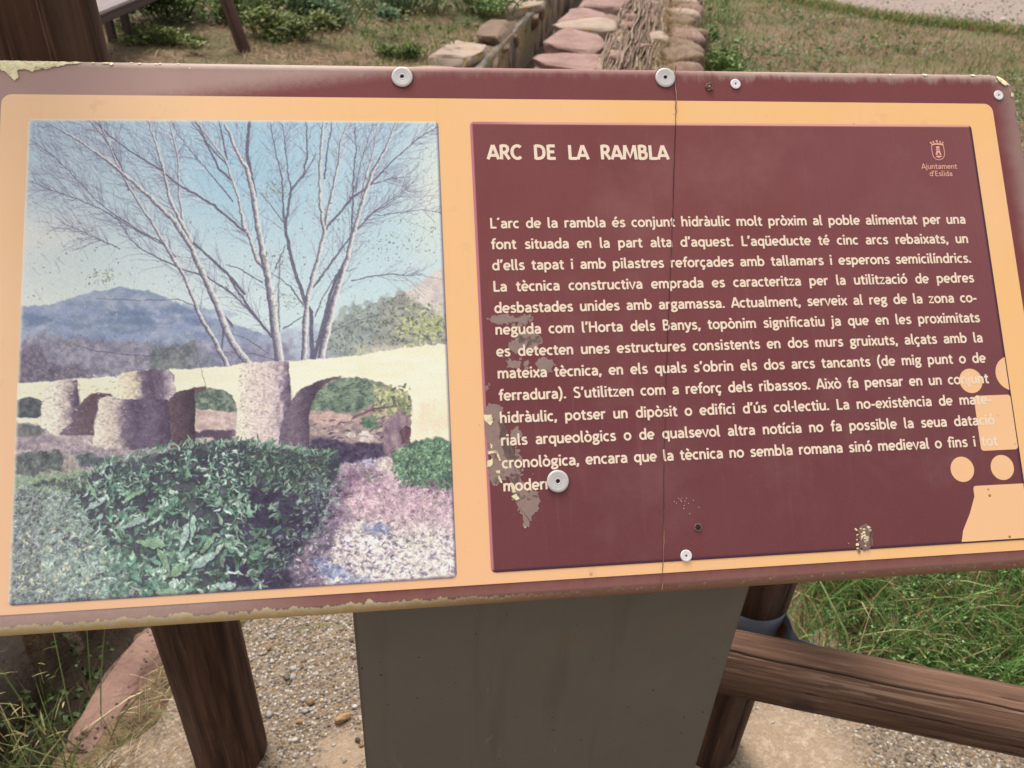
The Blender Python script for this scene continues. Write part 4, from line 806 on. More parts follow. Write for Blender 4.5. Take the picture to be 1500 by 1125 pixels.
    p.field(zc([(60, 468), (130, 455), (230, 452), (268, 470), (262, 535), (140, 556), (60, 552)]), (66, 74, 80), (112, 120, 116), .2, .2, 81, rough=5, soft=4)
    p.field(zc([(310, 470), (350, 452), (420, 468), (500, 478), (470, 505), (330, 522)]), (74, 84, 92), (110, 120, 120), .2, .2, 82, rough=4, soft=4)
    p.field(zc([(270, 460), (310, 455), (325, 540), (262, 540)]), (186, 172, 160), (150, 140, 136), .3, .1, 83, al=.8, rough=4, soft=4)
    p.field(zc([(50, 556), (180, 552), (330, 530), (420, 540), (420, 640), (45, 640)]), (160, 184, 146), (138, 160, 134), .1, .2, 84, rough=4, soft=6)
    # stream bed
    bed = zd([(470, 540), (700, 500), (820, 600), (1000, 620), (1012, 1050), (250, 1090), (220, 960), (400, 760), (450, 640)])
    p.field(bed, (196, 172, 184), (228, 208, 208), .1, .1, 86, rough=3, soft=3)
    p.field(zd([(560, 780), (1010, 760), (1012, 1050), (280, 1070), (300, 960)]), (238, 226, 214), (206, 188, 196), .14, .14, 87, al=.8, rough=8, soft=16)
    p.field(zd([(470, 560), (640, 560), (700, 600), (640, 660), (480, 650)]), (176, 140, 160), (140, 108, 138), .12, .25, 88, al=.8, rough=5, soft=8)
    def pebbles(n, xr, yr, cols, pr, sz, fn=None):
        for k in range(n):
            x, y = U(*xr), U(*yr)
            if fn and not fn(x, y): continue
            x, y = 330 + x * .3377, 500 + y * .3377; f = .6 + (y - 670) / 300; p.leaf(x, y, U(*sz) * f, U(sz[0], sz[1]) * f * .9, R.normal(-.25, .5), cols[R.choice(len(cols), p=pr)], U(.5, .95))
    inbed = lambda x, y: x > 470 - max(0, (y - 640)) * .55 and y < 1050
    PB = [(250, 244, 228), (226, 206, 204), (176, 148, 166), (110, 90, 124), (74, 62, 98), (206, 176, 176)]
    pebbles(2600, (250, 1010), (540, 1060), PB, [.2, .24, .22, .14, .06, .14], (1.4, 4.2), inbed)
    pebbles(1500, (300, 1010), (820, 1060), [(252, 248, 232), (238, 226, 216), (120, 100, 132), (84, 74, 110)], [.42, .26, .22, .1], (1.6, 4.6), inbed)
    pebbles(500, (470, 1000), (560, 760), [(206, 166, 184), (176, 132, 156), (128, 92, 124), (228, 204, 210)], [.35, .25, .2, .2], (1.4, 4), None)
    pebbles(700, (330, 1010), (800, 1060), [(254, 250, 234), (244, 234, 222), (222, 204, 206), (92, 78, 110)], [.36, .26, .18, .20], (1.8, 4.6), inbed)
    p.field(zd([(455, 590), (540, 545), (640, 560), (560, 640), (520, 700), (545, 770), (470, 850), (430, 1000), (410, 1085), (240, 1090), (300, 900), (420, 760)]), (64, 54, 84), (110, 90, 116), .12, .16, 188, al=.72, rough=12, soft=16)
    p.field(zd([(480, 560), (720, 560), (1000, 650), (1005, 830), (700, 800), (560, 760), (500, 680)]), (172, 132, 150), (206, 172, 180), .14, .2, 189, al=.42, rough=12, soft=24)
    pebbles(260, (300, 560), (640, 1050), [(226, 214, 214), (150, 132, 158), (190, 170, 182)], [.4, .3, .3], (1.4, 3.6), lambda x, y: x > 440 - max(0, (y - 640)) * .5)
    for x, y, a, b in ((660, 820, 62, 30), (640, 800, 40, 16), (470, 1000, 90, 32), (560, 1035, 70, 20), (330, 835, 22, 18), (410, 960, 60, 18), (640, 590, 45, 26), (620, 525, 60, 14)):
        c = (92, 106, 150) if y > 780 else ((112, 104, 100) if y > 560 else (150, 150, 186)); p.field(zd([(x - a, y + 4), (x - a * .3, y - b), (x + a * .6, y - b * .7), (x + a, y + b * .3), (x, y + b)]), c, tuple(min(255, q + 44) for q in c), .3, .2, int(x), al=.7, rough=9, soft=5)
        for k in range(34): p.leaf(330 + (x + U(-a, a)) * .3377, 500 + (y + U(-b, b)) * .3377, U(1.5, 4), U(.7, 1.6), R.normal(-.1, .2), [(214, 214, 222), (58, 54, 90), (150, 150, 176), (236, 226, 220)][R.integers(4)], .75)
    # foreground plants -----------------------------------------------
    fg = zc([(320, 560), (400, 530), (480, 500), (600, 470), (680, 452), (760, 424), (850, 412), (956, 414)]) + zd([(60, 438), (100, 428), (180, 440), (280, 470), (400, 462), (490, 470), (500, 520), (480, 590), (450, 640), (440, 720), (400, 790), (350, 860), (300, 920), (270, 990), (290, 1080)]) + [(330, 900), (0, 905), (0, 720), (60, 705)]
    p.field(fg, (52, 52, 70), (74, 82, 88), .05, .05, 90, rough=3, soft=3)
    p.field(zd([(60, 640), (240, 620), (440, 700), (400, 790), (350, 860), (300, 920), (270, 990), (300, 1090), (-30, 1090), (40, 900)]), (44, 38, 64), (62, 56, 84), .06, .06, 91, rough=8, soft=14)
    LV = [(140, 178, 152), (96, 140, 116), (160, 194, 168), (88, 124, 110), (196, 216, 200), (110, 152, 130)]
    lm = []
    for k in range(5200):
        x = U(60, 500); y = 645 + (1 - U() ** .8) * 240
        top_y = np.interp(x, [60, 120, 170, 215, 270, 340, 400, 440, 500], [735, 700, 672, 662, 650, 648, 652, 660, 662])
        right = np.interp(y, [640, 680, 720, 760, 800, 830, 890], [500, 488, 480, 462, 440, 405, 360])
        if y < top_y or x > right: continue
        dark = np.clip((x - 330) / 120, 0, 1) * np.clip((y - 690) / 60, 0, 1) + np.exp(-((x - 215) / 60) ** 2 - ((y - 745) / 22) ** 2) * .5 + np.exp(-((x - 290) / 40) ** 2 - ((y - 800) / 40) ** 2) * .4
        if U() < dark * .93: continue
        if fbm(x * .04, y * .06, 95, 3) < .45 and U() < .78: continue
        lm.append((y, x))
    for y, x in sorted(lm):
        f = .5 + (y - 640) / 240 * 1.25; L = U(2.8, 9.0) * f; a = R.choice([R.normal(-.5, .4), R.normal(-1.3, .4), R.normal(.4, .5)]); c = np.array(LV[R.integers(6)]) * U(.75, 1.08)
        if x > 320: c = c * (1 - .35 * min(1, (x - 320) / 120))
        if x < 150: c = c * .6 + np.array((176, 190, 186)) * .4
        p.leaf(x + 1.2, y + 1.6, L, L * U(.45, .7), a, (40, 44, 60), .55); c = c * (1.2 if U() < .45 else (1.0 if U() < .6 else .76)); p.leaf(x, y, L, L * U(.34, .72), a, c, .92); 
        if U() < .5: p.leaf(x - math.sin(a) * L * .1, y - abs(math.cos(a)) * L * .12, L * .75, L * .2, a, np.minimum(255, c * 1.12 + 8), .45)
    for x, y, L, wd, a in ((222, 795, 26, 14, .12), (200, 765, 22, 10, -.4), (282, 772, 20, 9, -1.45), (270, 785, 24, 10, -1.3), (300, 820, 22, 14, -.6), (305, 795, 18, 9, -.9), (262, 835, 22, 12, -.4), (240, 820, 20, 9, 1.1), (250, 868, 24, 14, .1), (140, 738, 20, 8, -.6), (135, 718, 18, 6, 1.1), (195, 725, 22, 8, -.5), (330, 858, 16, 10, -.2), (88, 732, 14, 5, -1.4), (75, 745, 16, 6, 1.0)):
        p.leaf(x + 2, y + 3, L, wd, a, (42, 46, 62), .7); c = np.array([(168, 204, 180), (150, 186, 150), (180, 206, 196)][R.integers(3)]); p.leaf(x, y, L, wd, a, c, .95); p.leaf(x, y + wd * .14, L * .9, wd * .45, a, c * .8, .5); p.leaf(x, y, L * .9, 1.2, a, c * 1.1, .8)
    for k in range(260):
        x = U(110, 490); y = np.interp(x, [60, 120, 170, 215, 270, 340, 400, 440, 500], [735, 700, 672, 662, 650, 648, 652, 660, 662]) + R.normal(-1, 3.5); c = np.array(LV[R.integers(6)]) * U(.7, 1.1); p.leaf(x, y, U(3, 7), U(1.4, 3.4), R.normal(-1.2, .6), c, .9)
    # pale small weeds at lower left
    for k in range(3600):
        x = 12 + abs(R.normal(0, 85)); y = U(712, 888)
        if x > 95 + (y - 715) * .75 or x < 14: continue
        c = [(150, 164, 160), (120, 134, 132), (186, 198, 192), (96, 106, 112), (160, 170, 140), (206, 212, 204)][R.choice(6, p=[.25, .22, .2, .14, .1, .09])]
        p.leaf(x, y, U(2, 6), U(1.2, 3), R.normal(-.8, .5), c, U(.5, .9))
    for k in range(46):
        x = R.normal(80, 42); y = U(770, 872)
        for j in range(4): p.leaf(x + U(-2.5, 2.5), y + U(-2.5, 2.5), U(1.4, 3), U(1.2, 2.4), U(0, 3), (244, 240, 190), .9)
    for k in range(300): x = U(22, 130); y = U(700, 722); p.leaf(x, y, U(2, 5), 1.0, -1.4 + U(-.3, .3), [(176, 200, 160), (134, 156, 128)][R.integers(2)], .6)
    for k in range(420):
        t = U(); bx_ = np.interp(t, [0, .3, .6, 1], [492, 474, 455, 405]) + R.normal(-6, 12); by_ = 690 + t * 150 + R.normal(0, 8)
        p.leaf(bx_, by_, U(2, 6), U(1.5, 4), U(-1.8, .5), [(52, 46, 72), (84, 100, 104), (130, 154, 142), (66, 58, 84), (160, 176, 164)][R.choice(5, p=[.34, .24, .16, .18, .08])], .85)
    # bush at right, small plants by the water
    bs = zd([(722, 510), (750, 462), (790, 440), (850, 425), (905, 412), (950, 422), (990, 440), (996, 640), (940, 640), (880, 625), (820, 630), (760, 590)])
    p.field(bs, (66, 92, 84), (104, 136, 108), .15, .15, 100, rough=5, soft=3)
    for k in range(800):
        x, y = U(722, 990), U(420, 640)
        if y < 425 + abs(x - 905) * .22 or y > 650 - max(0, 800 - x) * .9: continue
        f = np.clip((640 - y) / 200, 0, 1); c = [(132, 170, 134), (96, 134, 108), (164, 194, 150), (58, 74, 78)][R.choice(4, p=[.2 + .2 * f, .3, .1 + .1 * f, .4 - .3 * f])]; p.leaf(330 + x * .3377, 500 + y * .3377, U(1.8, 4.6), U(1.4, 3), R.normal(-.8, .7), c, .85)
    for k in range(160):
        x, y = R.normal(385, 45), R.normal(650, 60); p.leaf(330 + x * .3377, 500 + y * .3377, U(2, 4.5), U(1.4, 3), U(-1.6, .4), [(150, 166, 150), (112, 134, 122), (84, 96, 104)][R.integers(3)], .8)
    for k in range(90): p.leaf(330 + R.normal(880, 60) * .3377, 500 + U(600, 660) * .3377, U(1.8, 4), U(1.2, 2.6), U(-1.6, .4), [(120, 90, 108), (160, 124, 140), (84, 70, 88)][R.integers(3)], .8)
    p.field(zd([(645, 550), (690, 515), (720, 512), (715, 560)]), (226, 214, 196), (196, 184, 176), .2, .2, 101, rough=2)
    # nothing in nature is drawn with a ruler: bend the strokes
    ph = np.clip((Y - 640) / 25, 0, 1); am = .8 + 1.5 * ph
    du = am * ((fbm(X * .16, Y * .16, 301, 2) - .5) * 2.4 + (fbm(X * .05, Y * .05, 303, 2) - .5) * 2.0); dv = am * ((fbm(X * .16, Y * .16, 305, 2) - .5) * 2.4 + (fbm(X * .05, Y * .05, 307, 2) - .5) * 2.0)
    jj, ii = np.mgrid[0:p.h, 0:p.w]; jj = np.clip((jj + dv * p.k).astype(int), 0, p.h - 1); ii = np.clip((ii + du * p.k).astype(int), 0, p.w - 1); p.a[:] = p.a[jj, ii]
    gl = np.clip((X - 470) / 150, 0, 1) * np.clip((Y - 740) / 70, 0, 1); p.a += (np.array((246, 238, 224)) - p.a) * (.30 * gl)[..., None]
    # fine printed detail: leaf, stone and bark texture
    sky_ = np.clip((452 - Y) / 40, 0, 1); sky_ = sky_ * (1 - .5 * np.clip((X - 500) / 60, 0, 1) * np.clip((Y - 420) / 20, 0, 1)); lit_ = np.clip((p.a.mean(-1) - 200) / 25, 0, 1) * np.clip((660 - Y) / 20, 0, 1)
    tx = (vnoise(X * .55, Y * .55, 401) - .5) * .30 + (fbm(X * .16, Y * .16, 403, 3) - .5) * .55; tx = tx * (1 - .55 * np.clip((540 - Y) / 40, 0, 1)) * (1 - .55 * np.clip((660 - Y) / 20, 0, 1)); tx = tx * (1 - .35 * gl) * (1 - .93 * sky_) * (1 - .95 * lit_)
    p.a *= (1 + tx)[..., None]; lm_ = (vnoise(X * .35, Y * .35, 411) > .86) & (Y > 655); p.a[lm_] = p.a[lm_] * .72 + np.array((214, 222, 206)) * .28 * (p.a[lm_].mean(-1, keepdims=True) / 140)
    # the whole print has faded: lifted blacks, warm veil, grain, pale top and left edge
    a = p.a; g = R.normal(0, 5, a.shape[:2]); k = 2
    g = (g + np.roll(g, 1, 0) + np.roll(g, 1, 1)) / 1.5; a += g[..., None]
    fade = np.clip(1 - (X - 10) / 330, 0, 1) * np.clip((Y - 560) / 260, 0, 1); a += (np.array((180, 190, 184)) - a) * (.26 * fade)[..., None]
    a[:] = a * .955 + np.array((236, 216, 206)) * .045
    np.clip(a, 0, 255, out=a); return p

def build_photo(parent, mw, mat):
    x0, x1, y0, y1 = 0.0, .3699, -.4527, -.0239; st = .00058
    nx, ny = int((x1 - x0) / st) + 1, int((y1 - y0) / st) + 1
    xs = np.linspace(x0, x1, nx); ys = np.linspace(y1, y0, ny); X, Y = np.meshgrid(xs, ys)
    P = tb[:, None] + Rb[:, 0:1] * X.ravel() + Rb[:, 1:2] * Y.ravel(); c = W.T @ P; px = c[0] / c[2] * F_PX + 750; py = c[1] / c[2] * F_PX + 562.5
    p = paint_photo(); u = np.clip((px - p.x0) * p.k, 0, p.w - 1.01); v = np.clip((py - p.y0) * p.k, 0, p.h - 1.01); i, j = u.astype(int), v.astype(int); fu, fv = (u - i)[:, None], (v - j)[:, None]
    A = p.a; colr = (A[j, i] * (1 - fu) + A[j, i + 1] * fu) * (1 - fv) + (A[j + 1, i] * (1 - fu) + A[j + 1, i + 1] * fu) * fv
    # printed bevel round the picture: pale along the top and left, dark along the right and bottom
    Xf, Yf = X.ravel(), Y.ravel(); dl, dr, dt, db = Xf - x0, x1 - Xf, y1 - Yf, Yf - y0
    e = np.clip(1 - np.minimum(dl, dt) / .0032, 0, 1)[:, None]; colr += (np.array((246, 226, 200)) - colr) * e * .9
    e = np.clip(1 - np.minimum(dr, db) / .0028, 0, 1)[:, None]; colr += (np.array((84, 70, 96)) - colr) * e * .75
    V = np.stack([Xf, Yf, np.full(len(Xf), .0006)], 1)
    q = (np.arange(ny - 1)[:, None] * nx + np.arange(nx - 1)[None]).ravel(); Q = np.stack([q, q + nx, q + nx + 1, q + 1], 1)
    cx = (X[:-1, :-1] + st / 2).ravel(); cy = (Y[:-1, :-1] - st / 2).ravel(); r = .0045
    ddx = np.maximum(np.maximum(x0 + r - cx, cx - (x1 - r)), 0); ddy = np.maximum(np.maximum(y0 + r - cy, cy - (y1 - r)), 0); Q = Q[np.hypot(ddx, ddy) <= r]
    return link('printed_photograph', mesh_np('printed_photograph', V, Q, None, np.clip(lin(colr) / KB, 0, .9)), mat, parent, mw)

# ------------------------------------------------------------------ the board
def rrect(x0, x1, y0, y1, r, n=10):
    P = []
    for cx, cy, a0 in ((x1 - r, y1 - r, 0), (x0 + r, y1 - r, 90), (x0 + r, y0 + r, 180), (x1 - r, y0 + r, 270)):
        for k in range(n + 1): a = math.radians(a0 + 90 * k / n); P.append((cx + r * math.cos(a), cy + r * math.sin(a)))
    return P

def flat(name, polys, z, mat, parent, mw):
    bm = bmesh.new()
    for P in polys:
        f = bm.faces.new([bm.verts.new((x, y, z)) for x, y in P]); f.normal_update()
        if f.normal.z < 0: f.normal_flip()
    bmesh.ops.triangulate(bm, faces=bm.faces[:]); me = bpy.data.meshes.new(name); bm.to_mesh(me); bm.free(); return link(name, me, mat, parent, mw)

def flakes(name, polys, z, mat, parent, edge=None):
    for P in polys:
        bm = bmesh.new(); f = bm.faces.new([bm.verts.new((x, y, 0)) for x, y in P]); f.normal_update()
        if f.normal.z < 0: f.normal_flip()
        bmesh.ops.triangulate(bm, faces=bm.faces[:])
        if edge:
            bmesh.ops.subdivide_edges(bm, edges=bm.edges[:], cuts=7, use_grid_fill=True); x0, x1, y0, y1, r, R0 = edge
            for v in bm.verts:
                cx = min(max(v.co.x, x0 + R0), x1 - R0); cy = min(max(v.co.y, y0 + R0), y1 - R0); dx, dy = v.co.x - cx, v.co.y - cy; d = math.hypot(dx, dy)
                if d > R0 - .0008: v.co.x = cx + dx / d * (R0 - .0008); v.co.y = cy + dy / d * (R0 - .0008); d = R0 - .0008
                t = max(0.0, d - (R0 - r)); v.co.z = -(r - math.sqrt(max(r * r - t * t, 0)))
        for v in bm.verts: v.co.z += z
        me = bpy.data.meshes.new(name); bm.to_mesh(me); bm.free(); link(name, me, mat, parent, Matrix.Identity(4))

def jag(P, amp, seed, sub=5, freq=600):
    sub *= 3
    Q = []
    for (ax, ay), (bx, by) in zip(P, P[1:] + P[:1]):
        for k in range(sub):
            f = k / sub; x, y = ax + (bx - ax) * f, ay + (by - ay) * f
            Q.append((x + amp * ((fbm(x * freq, y * freq, seed, 3) - .5) * 2 + (vnoise(x * freq * 4, y * freq * 4, seed + 3) - .5)), y + amp * ((fbm(x * freq, y * freq, seed + 9, 3) - .5) * 2 + (vnoise(x * freq * 4, y * freq * 4, seed + 5) - .5))))
    return Q

# a humanist sans drawn as pen strokes: smooth ('s') or straight ('l') centre lines in units of the body size
def _arc(cx, cy, rx, ry, a0, a1, n=14):
    return [(cx + rx * math.cos(math.radians(a0 + (a1 - a0) * i / n)), cy + ry * math.sin(math.radians(a0 + (a1 - a0) * i / n))) for i in range(n + 1)]
def _spl(P, m=5):
    P = [tuple(2 * np.array(P[0]) - np.array(P[1]))] + list(P) + [tuple(2 * np.array(P[-1]) - np.array(P[-2]))]; out = []
    for i in range(1, len(P) - 2):
        a, b, c, d = [np.array(q, float) for q in P[i - 1:i + 3]]
        for k in range(m): t = k / m; out.append(tuple(.5 * (2 * b + (c - a) * t + (2 * a - 5 * b + 4 * c - d) * t * t + (3 * b - a - 3 * c + d) * t ** 3)))
    return out + [P[-2]]
_AR = lambda x0, x1: ('s', [(x0, .30), (x0 + .05, .395), (x0 + (x1 - x0) * .5, .44), (x1 - .05, .415), (x1 - .002, .33), (x1, .26)])
_X = .487
_B = ('l', [(.09, 0), (.09, .72)])
GLYPHS = {
 'a': (.455, [('l', [(.365, 0), (.365, .31)]), ('p', _arc(.215, .30, .15, .142, 0, 148)), ('s', [(.365, .275), (.24, .265), (.12, .225), (.085, .14), (.12, .065), (.20, .043), (.30, .08), (.365, .145)])]),
 'b': (.505, [_B, ('p', _arc(.255, .2425, .165, .20, -155, 155, 22))]), 'c': (.41, [('p', _arc(.24, .2425, .175, .20, 52, 308, 20))]),
 'd': (.505, [('l', [(.415, 0), (.415, .72)]), ('p', _arc(.25, .2425, .165, .20, 25, 335, 22))]), 'e': (.475, [('p', _arc(.245, .2425, .178, .20, -2, 312, 22)), ('l', [(.075, .235), (.47 - .048, .235)])]),
 'f': (.315, [('s', [(.335, .665), (.26, .672), (.185, .63), (.16, .52), (.16, .42)]), ('l', [(.16, .44), (.16, 0)]), ('l', [(.03, .435), (.30, .435)])]),
 'g': (.465, [('p', _arc(.225, .315, .135, .128, 0, 360, 22)), ('l', [(.31, .425), (.445, .44)]), ('s', [(.145, .21), (.105, .15), (.15, .105), (.29, .085), (.385, .02), (.36, -.09), (.23, -.145), (.10, -.12), (.075, -.04), (.15, .04), (.19, .08)])]),
 'h': (.475, [_B, _AR(.09, .375), ('l', [(.375, .28), (.375, 0)])]), 'i': (.205, [('l', [(.102, 0), (.102, _X)]), ('d', [(.102, .575), (.102, .69)])]),
 'j': (.21, [('l', [(.105, _X), (.105, .02)]), ('s', [(.105, .04), (.095, -.07), (.045, -.14), (-.04, -.155)]), ('d', [(.105, .575), (.105, .69)])]),
 'l': (.235, [('l', [(.095, .72), (.095, .12)]), ('s', [(.095, .14), (.105, .07), (.145, .042), (.205, .045)])]),
 'm': (.71, [('l', [(.09, 0), (.09, _X)]), _AR(.09, .355), ('l', [(.355, .28), (.355, 0)]), _AR(.355, .62), ('l', [(.62, .28), (.62, 0)])]),
 'n': (.475, [('l', [(.09, 0), (.09, _X)]), _AR(.09, .375), ('l', [(.375, .28), (.375, 0)])]), 'o': (.495, [('p', _arc(.2475, .2425, .18, .20, 0, 360, 26))]),
 'p': (.505, [('l', [(.09, _X), (.09, -.19)]), ('p', _arc(.255, .2425, .165, .20, -155, 155, 22))]), 'q': (.505, [('l', [(.415, _X), (.415, -.19)]), ('p', _arc(.25, .2425, .165, .20, 25, 335, 22))]),
 'r': (.325, [('l', [(.09, 0), (.09, _X)]), ('s', [(.09, .30), (.125, .39), (.20, .44), (.31, .43)])]),
 's': (.405, [('s', [(.345, .41), (.26, .442), (.15, .425), (.10, .355), (.145, .285), (.25, .24), (.325, .18), (.32, .085), (.21, .043), (.06, .075)])]),
 't': (.325, [('l', [(.145, .605), (.145, .15)]), ('s', [(.145, .17), (.16, .075), (.22, .043), (.31, .055)]), ('l', [(.02, .435), (.30, .435)])]),
 'u': (.475, [('l', [(.385, _X), (.385, 0)]), ('l', [(.087, _X), (.087, .2)]), ('s', [(.087, .22), (.10, .10), (.19, .043), (.30, .08), (.385, .17)])]),
 'v': (.425, [('l', [(.035, _X), (.2125, .0), (.39, _X)])]), 'x': (.425, [('l', [(.04, _X), (.385, 0)]), ('l', [(.385, _X), (.04, 0)])]), 'y': (.425, [('l', [(.035, _X), (.225, .02)]), ('l', [(.39, _X), (.18, -.10), (.04, -.15)])]),
 'z': (.395, [('l', [(.04, .44), (.335, .44), (.06, .045), (.36, .045)])]),
 'A': (.545, [('l', [(.03, 0), (.262, .69)]), ('l', [(.282, .69), (.515, 0)]), ('l', [(.13, .19), (.415, .19)])]),
 'B': (.515, [('l', [(.105, 0), (.105, .70)]), ('s', [(.10, .655), (.26, .655), (.36, .61), (.375, .52), (.34, .42), (.25, .378), (.10, .375)]), ('s', [(.10, .375), (.28, .372), (.40, .31), (.415, .20), (.37, .08), (.26, .045), (.10, .045)])]),
 'C': (.52, [('p', _arc(.32, .35, .245, .308, 48, 312, 22))]), 'D': (.59, [('l', [(.105, 0), (.105, .70)]), ('s', [(.10, .655), (.24, .655), (.40, .60), (.48, .46), (.48, .24), (.40, .10), (.24, .045), (.10, .045)])]),
 'E': (.465, [('l', [(.105, 0), (.105, .70)]), ('l', [(.10, .655), (.42, .655)]), ('l', [(.10, .365), (.38, .365)]), ('l', [(.10, .045), (.43, .045)])]),
 'H': (.60, [('l', [(.105, 0), (.105, .70)]), ('l', [(.495, 0), (.495, .70)]), ('l', [(.10, .365), (.50, .365)])]), 'L': (.435, [('l', [(.105, 0), (.105, .70)]), ('l', [(.10, .045), (.42, .045)])]),
 'M': (.71, [('l', [(.075, 0), (.125, .70)]), ('l', [(.135, .69), (.355, .11), (.575, .69)]), ('l', [(.585, .70), (.635, 0)])]),
 'R': (.52, [('l', [(.105, 0), (.105, .70)]), ('s', [(.10, .655), (.26, .655), (.37, .61), (.395, .50), (.36, .39), (.26, .335), (.10, .332)]), ('l', [(.25, .34), (.46, 0)])]),
 'S': (.49, [('s', [(.40, .60), (.30, .655), (.17, .64), (.105, .53), (.15, .43), (.28, .35), (.39, .265), (.395, .12), (.27, .045), (.07, .09)])]),
 '.': (.21, [('d', [(.10, 0), (.10, .115)])]), ',': (.21, [('d', [(.11, 0), (.11, .115)]), ('l', [(.115, .03), (.055, -.11)])]), '’': (.20, [('d', [(.11, .60), (.11, .71)]), ('l', [(.115, .63), (.06, .50)])]),
 '´': (.24, [('l', [(.06, .57), (.17, .70)])]), '-': (.31, [('l', [(.04, .235), (.27, .235)])]), '·': (.2, [('d', [(.10, .225), (.10, .345)])]),
 '(': (.29, [('s', [(.25, .76), (.135, .54), (.10, .30), (.135, .06), (.25, -.16)])]), ')': (.29, [('s', [(.04, .76), (.155, .54), (.19, .30), (.155, .06), (.04, -.16)])]), ' ': (.22, [])}
_dotless = (.205, [('l', [(.102, 0), (.102, _X)])])
def glyph(ch):
    if ch in GLYPHS: return GLYPHS[ch]
    base, acc = {'à': 'ag', 'è': 'eg', 'ò': 'og', 'é': 'ea', 'í': 'ia', 'ó': 'oa', 'ú': 'ua', 'ü': 'ud', 'ï': 'id', 'ç': 'cc'}[ch]
    adv, st = _dotless if base == 'i' else GLYPHS[base]; c = adv / 2
    st = st + {'g': [('l', [(c - .10, .705), (c + .035, .565)])], 'a': [('l', [(c - .035, .565), (c + .10, .705)])], 'd': [('d', [(c - .09, .575), (c - .09, .68)]), ('d', [(c + .09, .575), (c + .09, .68)])], 'c': [('s', [(c + .02, .03), (c + .06, -.06), (c + .04, -.12), (c - .06, -.14)])]}[acc]
    return adv, st
def pen(P, w):
    P = np.array(P, float); d = np.diff(P, axis=0); L = np.hypot(d[:, 0], d[:, 1]); keep = np.concatenate([[True], L > 1e-6]); P = P[keep]; d = np.diff(P, axis=0); d /= np.hypot(d[:, 0], d[:, 1])[:, None]
    n = np.stack([-d[:, 1], d[:, 0]], 1); closed = np.allclose(P[0], P[-1])
    a = np.concatenate([n[:1], n]); b = np.concatenate([n, n[-1:]])
    if closed: a[0] = n[-1]; b[-1] = n[0]
    m = a + b; m /= np.maximum(1e-6, np.hypot(m[:, 0], m[:, 1]))[:, None]; k = np.minimum(1.12, 1 / np.maximum(.42, (m * b).sum(1))); o = m * k[:, None] * w / 2
    return np.concatenate([P + o, P - o]), [(i, i + 1, len(P) + i + 1, len(P) + i) for i in range(len(P) - 1)]
def text_mesh(lines, size, w, sx):
    """lines: (text, x0, x1 or None, y): words set on the line, spaces stretched until it fills x0..x1"""
    V, Q, o = [], [], 0
    for body, x0, x1, y in lines:
        nat = sum(glyph(c)[0] for c in body) * size * sx; ns = body.count(' ')
        extra = (x1 - x0 - nat + .09 * size * sx) / ns if (x1 is not None and ns) else 0.0
        f = 1.0 if (x1 is None or ns) else (x1 - x0) / nat
        x = x0 - .05 * size * sx
        for c in body:
            adv, st = glyph(c)
            for k, (kind, P) in enumerate(st):
                P = _spl(P) if kind == 's' else P
                v, q = pen(P, w * 1.15 if kind == 'd' else w); v = v * size
                V.append(np.stack([x + v[:, 0] * sx * f, y + v[:, 1], np.full(len(v), .00080 + k * 6e-6)], 1)); Q += [tuple(i + o for i in r) for r in q]; o += len(v)
            x += adv * size * sx * f + (extra if c == ' ' else 0)
    return np.concatenate(V), Q

BODY = ["L´arc de la rambla és conjunt hidràulic molt pròxim al poble alimentat per una",
        "font situada en la part alta d’aquest. L’aqüeducte té cinc arcs rebaixats, un",
        "d’ells tapat i amb pilastres reforçades amb tallamars i esperons semicilíndrics.",
        "La tècnica constructiva emprada es caracteritza per la utilització de pedres",
        "desbastades unides amb argamassa. Actualment, serveix al reg de la zona co-",
        "neguda com l’Horta dels Banys, topònim significatiu ja que en les proximitats",
        "es detecten unes estructures consistents en dos murs gruixuts, alçats amb la",
        "mateixa tècnica, en els quals s’obrin els dos arcs tancants (de mig punt o de",
        "ferradura). S’utilitzen com a reforç dels ribassos. Això fa pensar en un conjunt",
        "hidràulic, potser un dipòsit o edifici d’ús col·lectiu. La no-existència de mate-",
        "rials arqueològics o de qualsevol altra notícia no fa possible la seua datació",
        "cronològica, encara que la tècnica no sembla romana sinó medieval o fins i tot"]

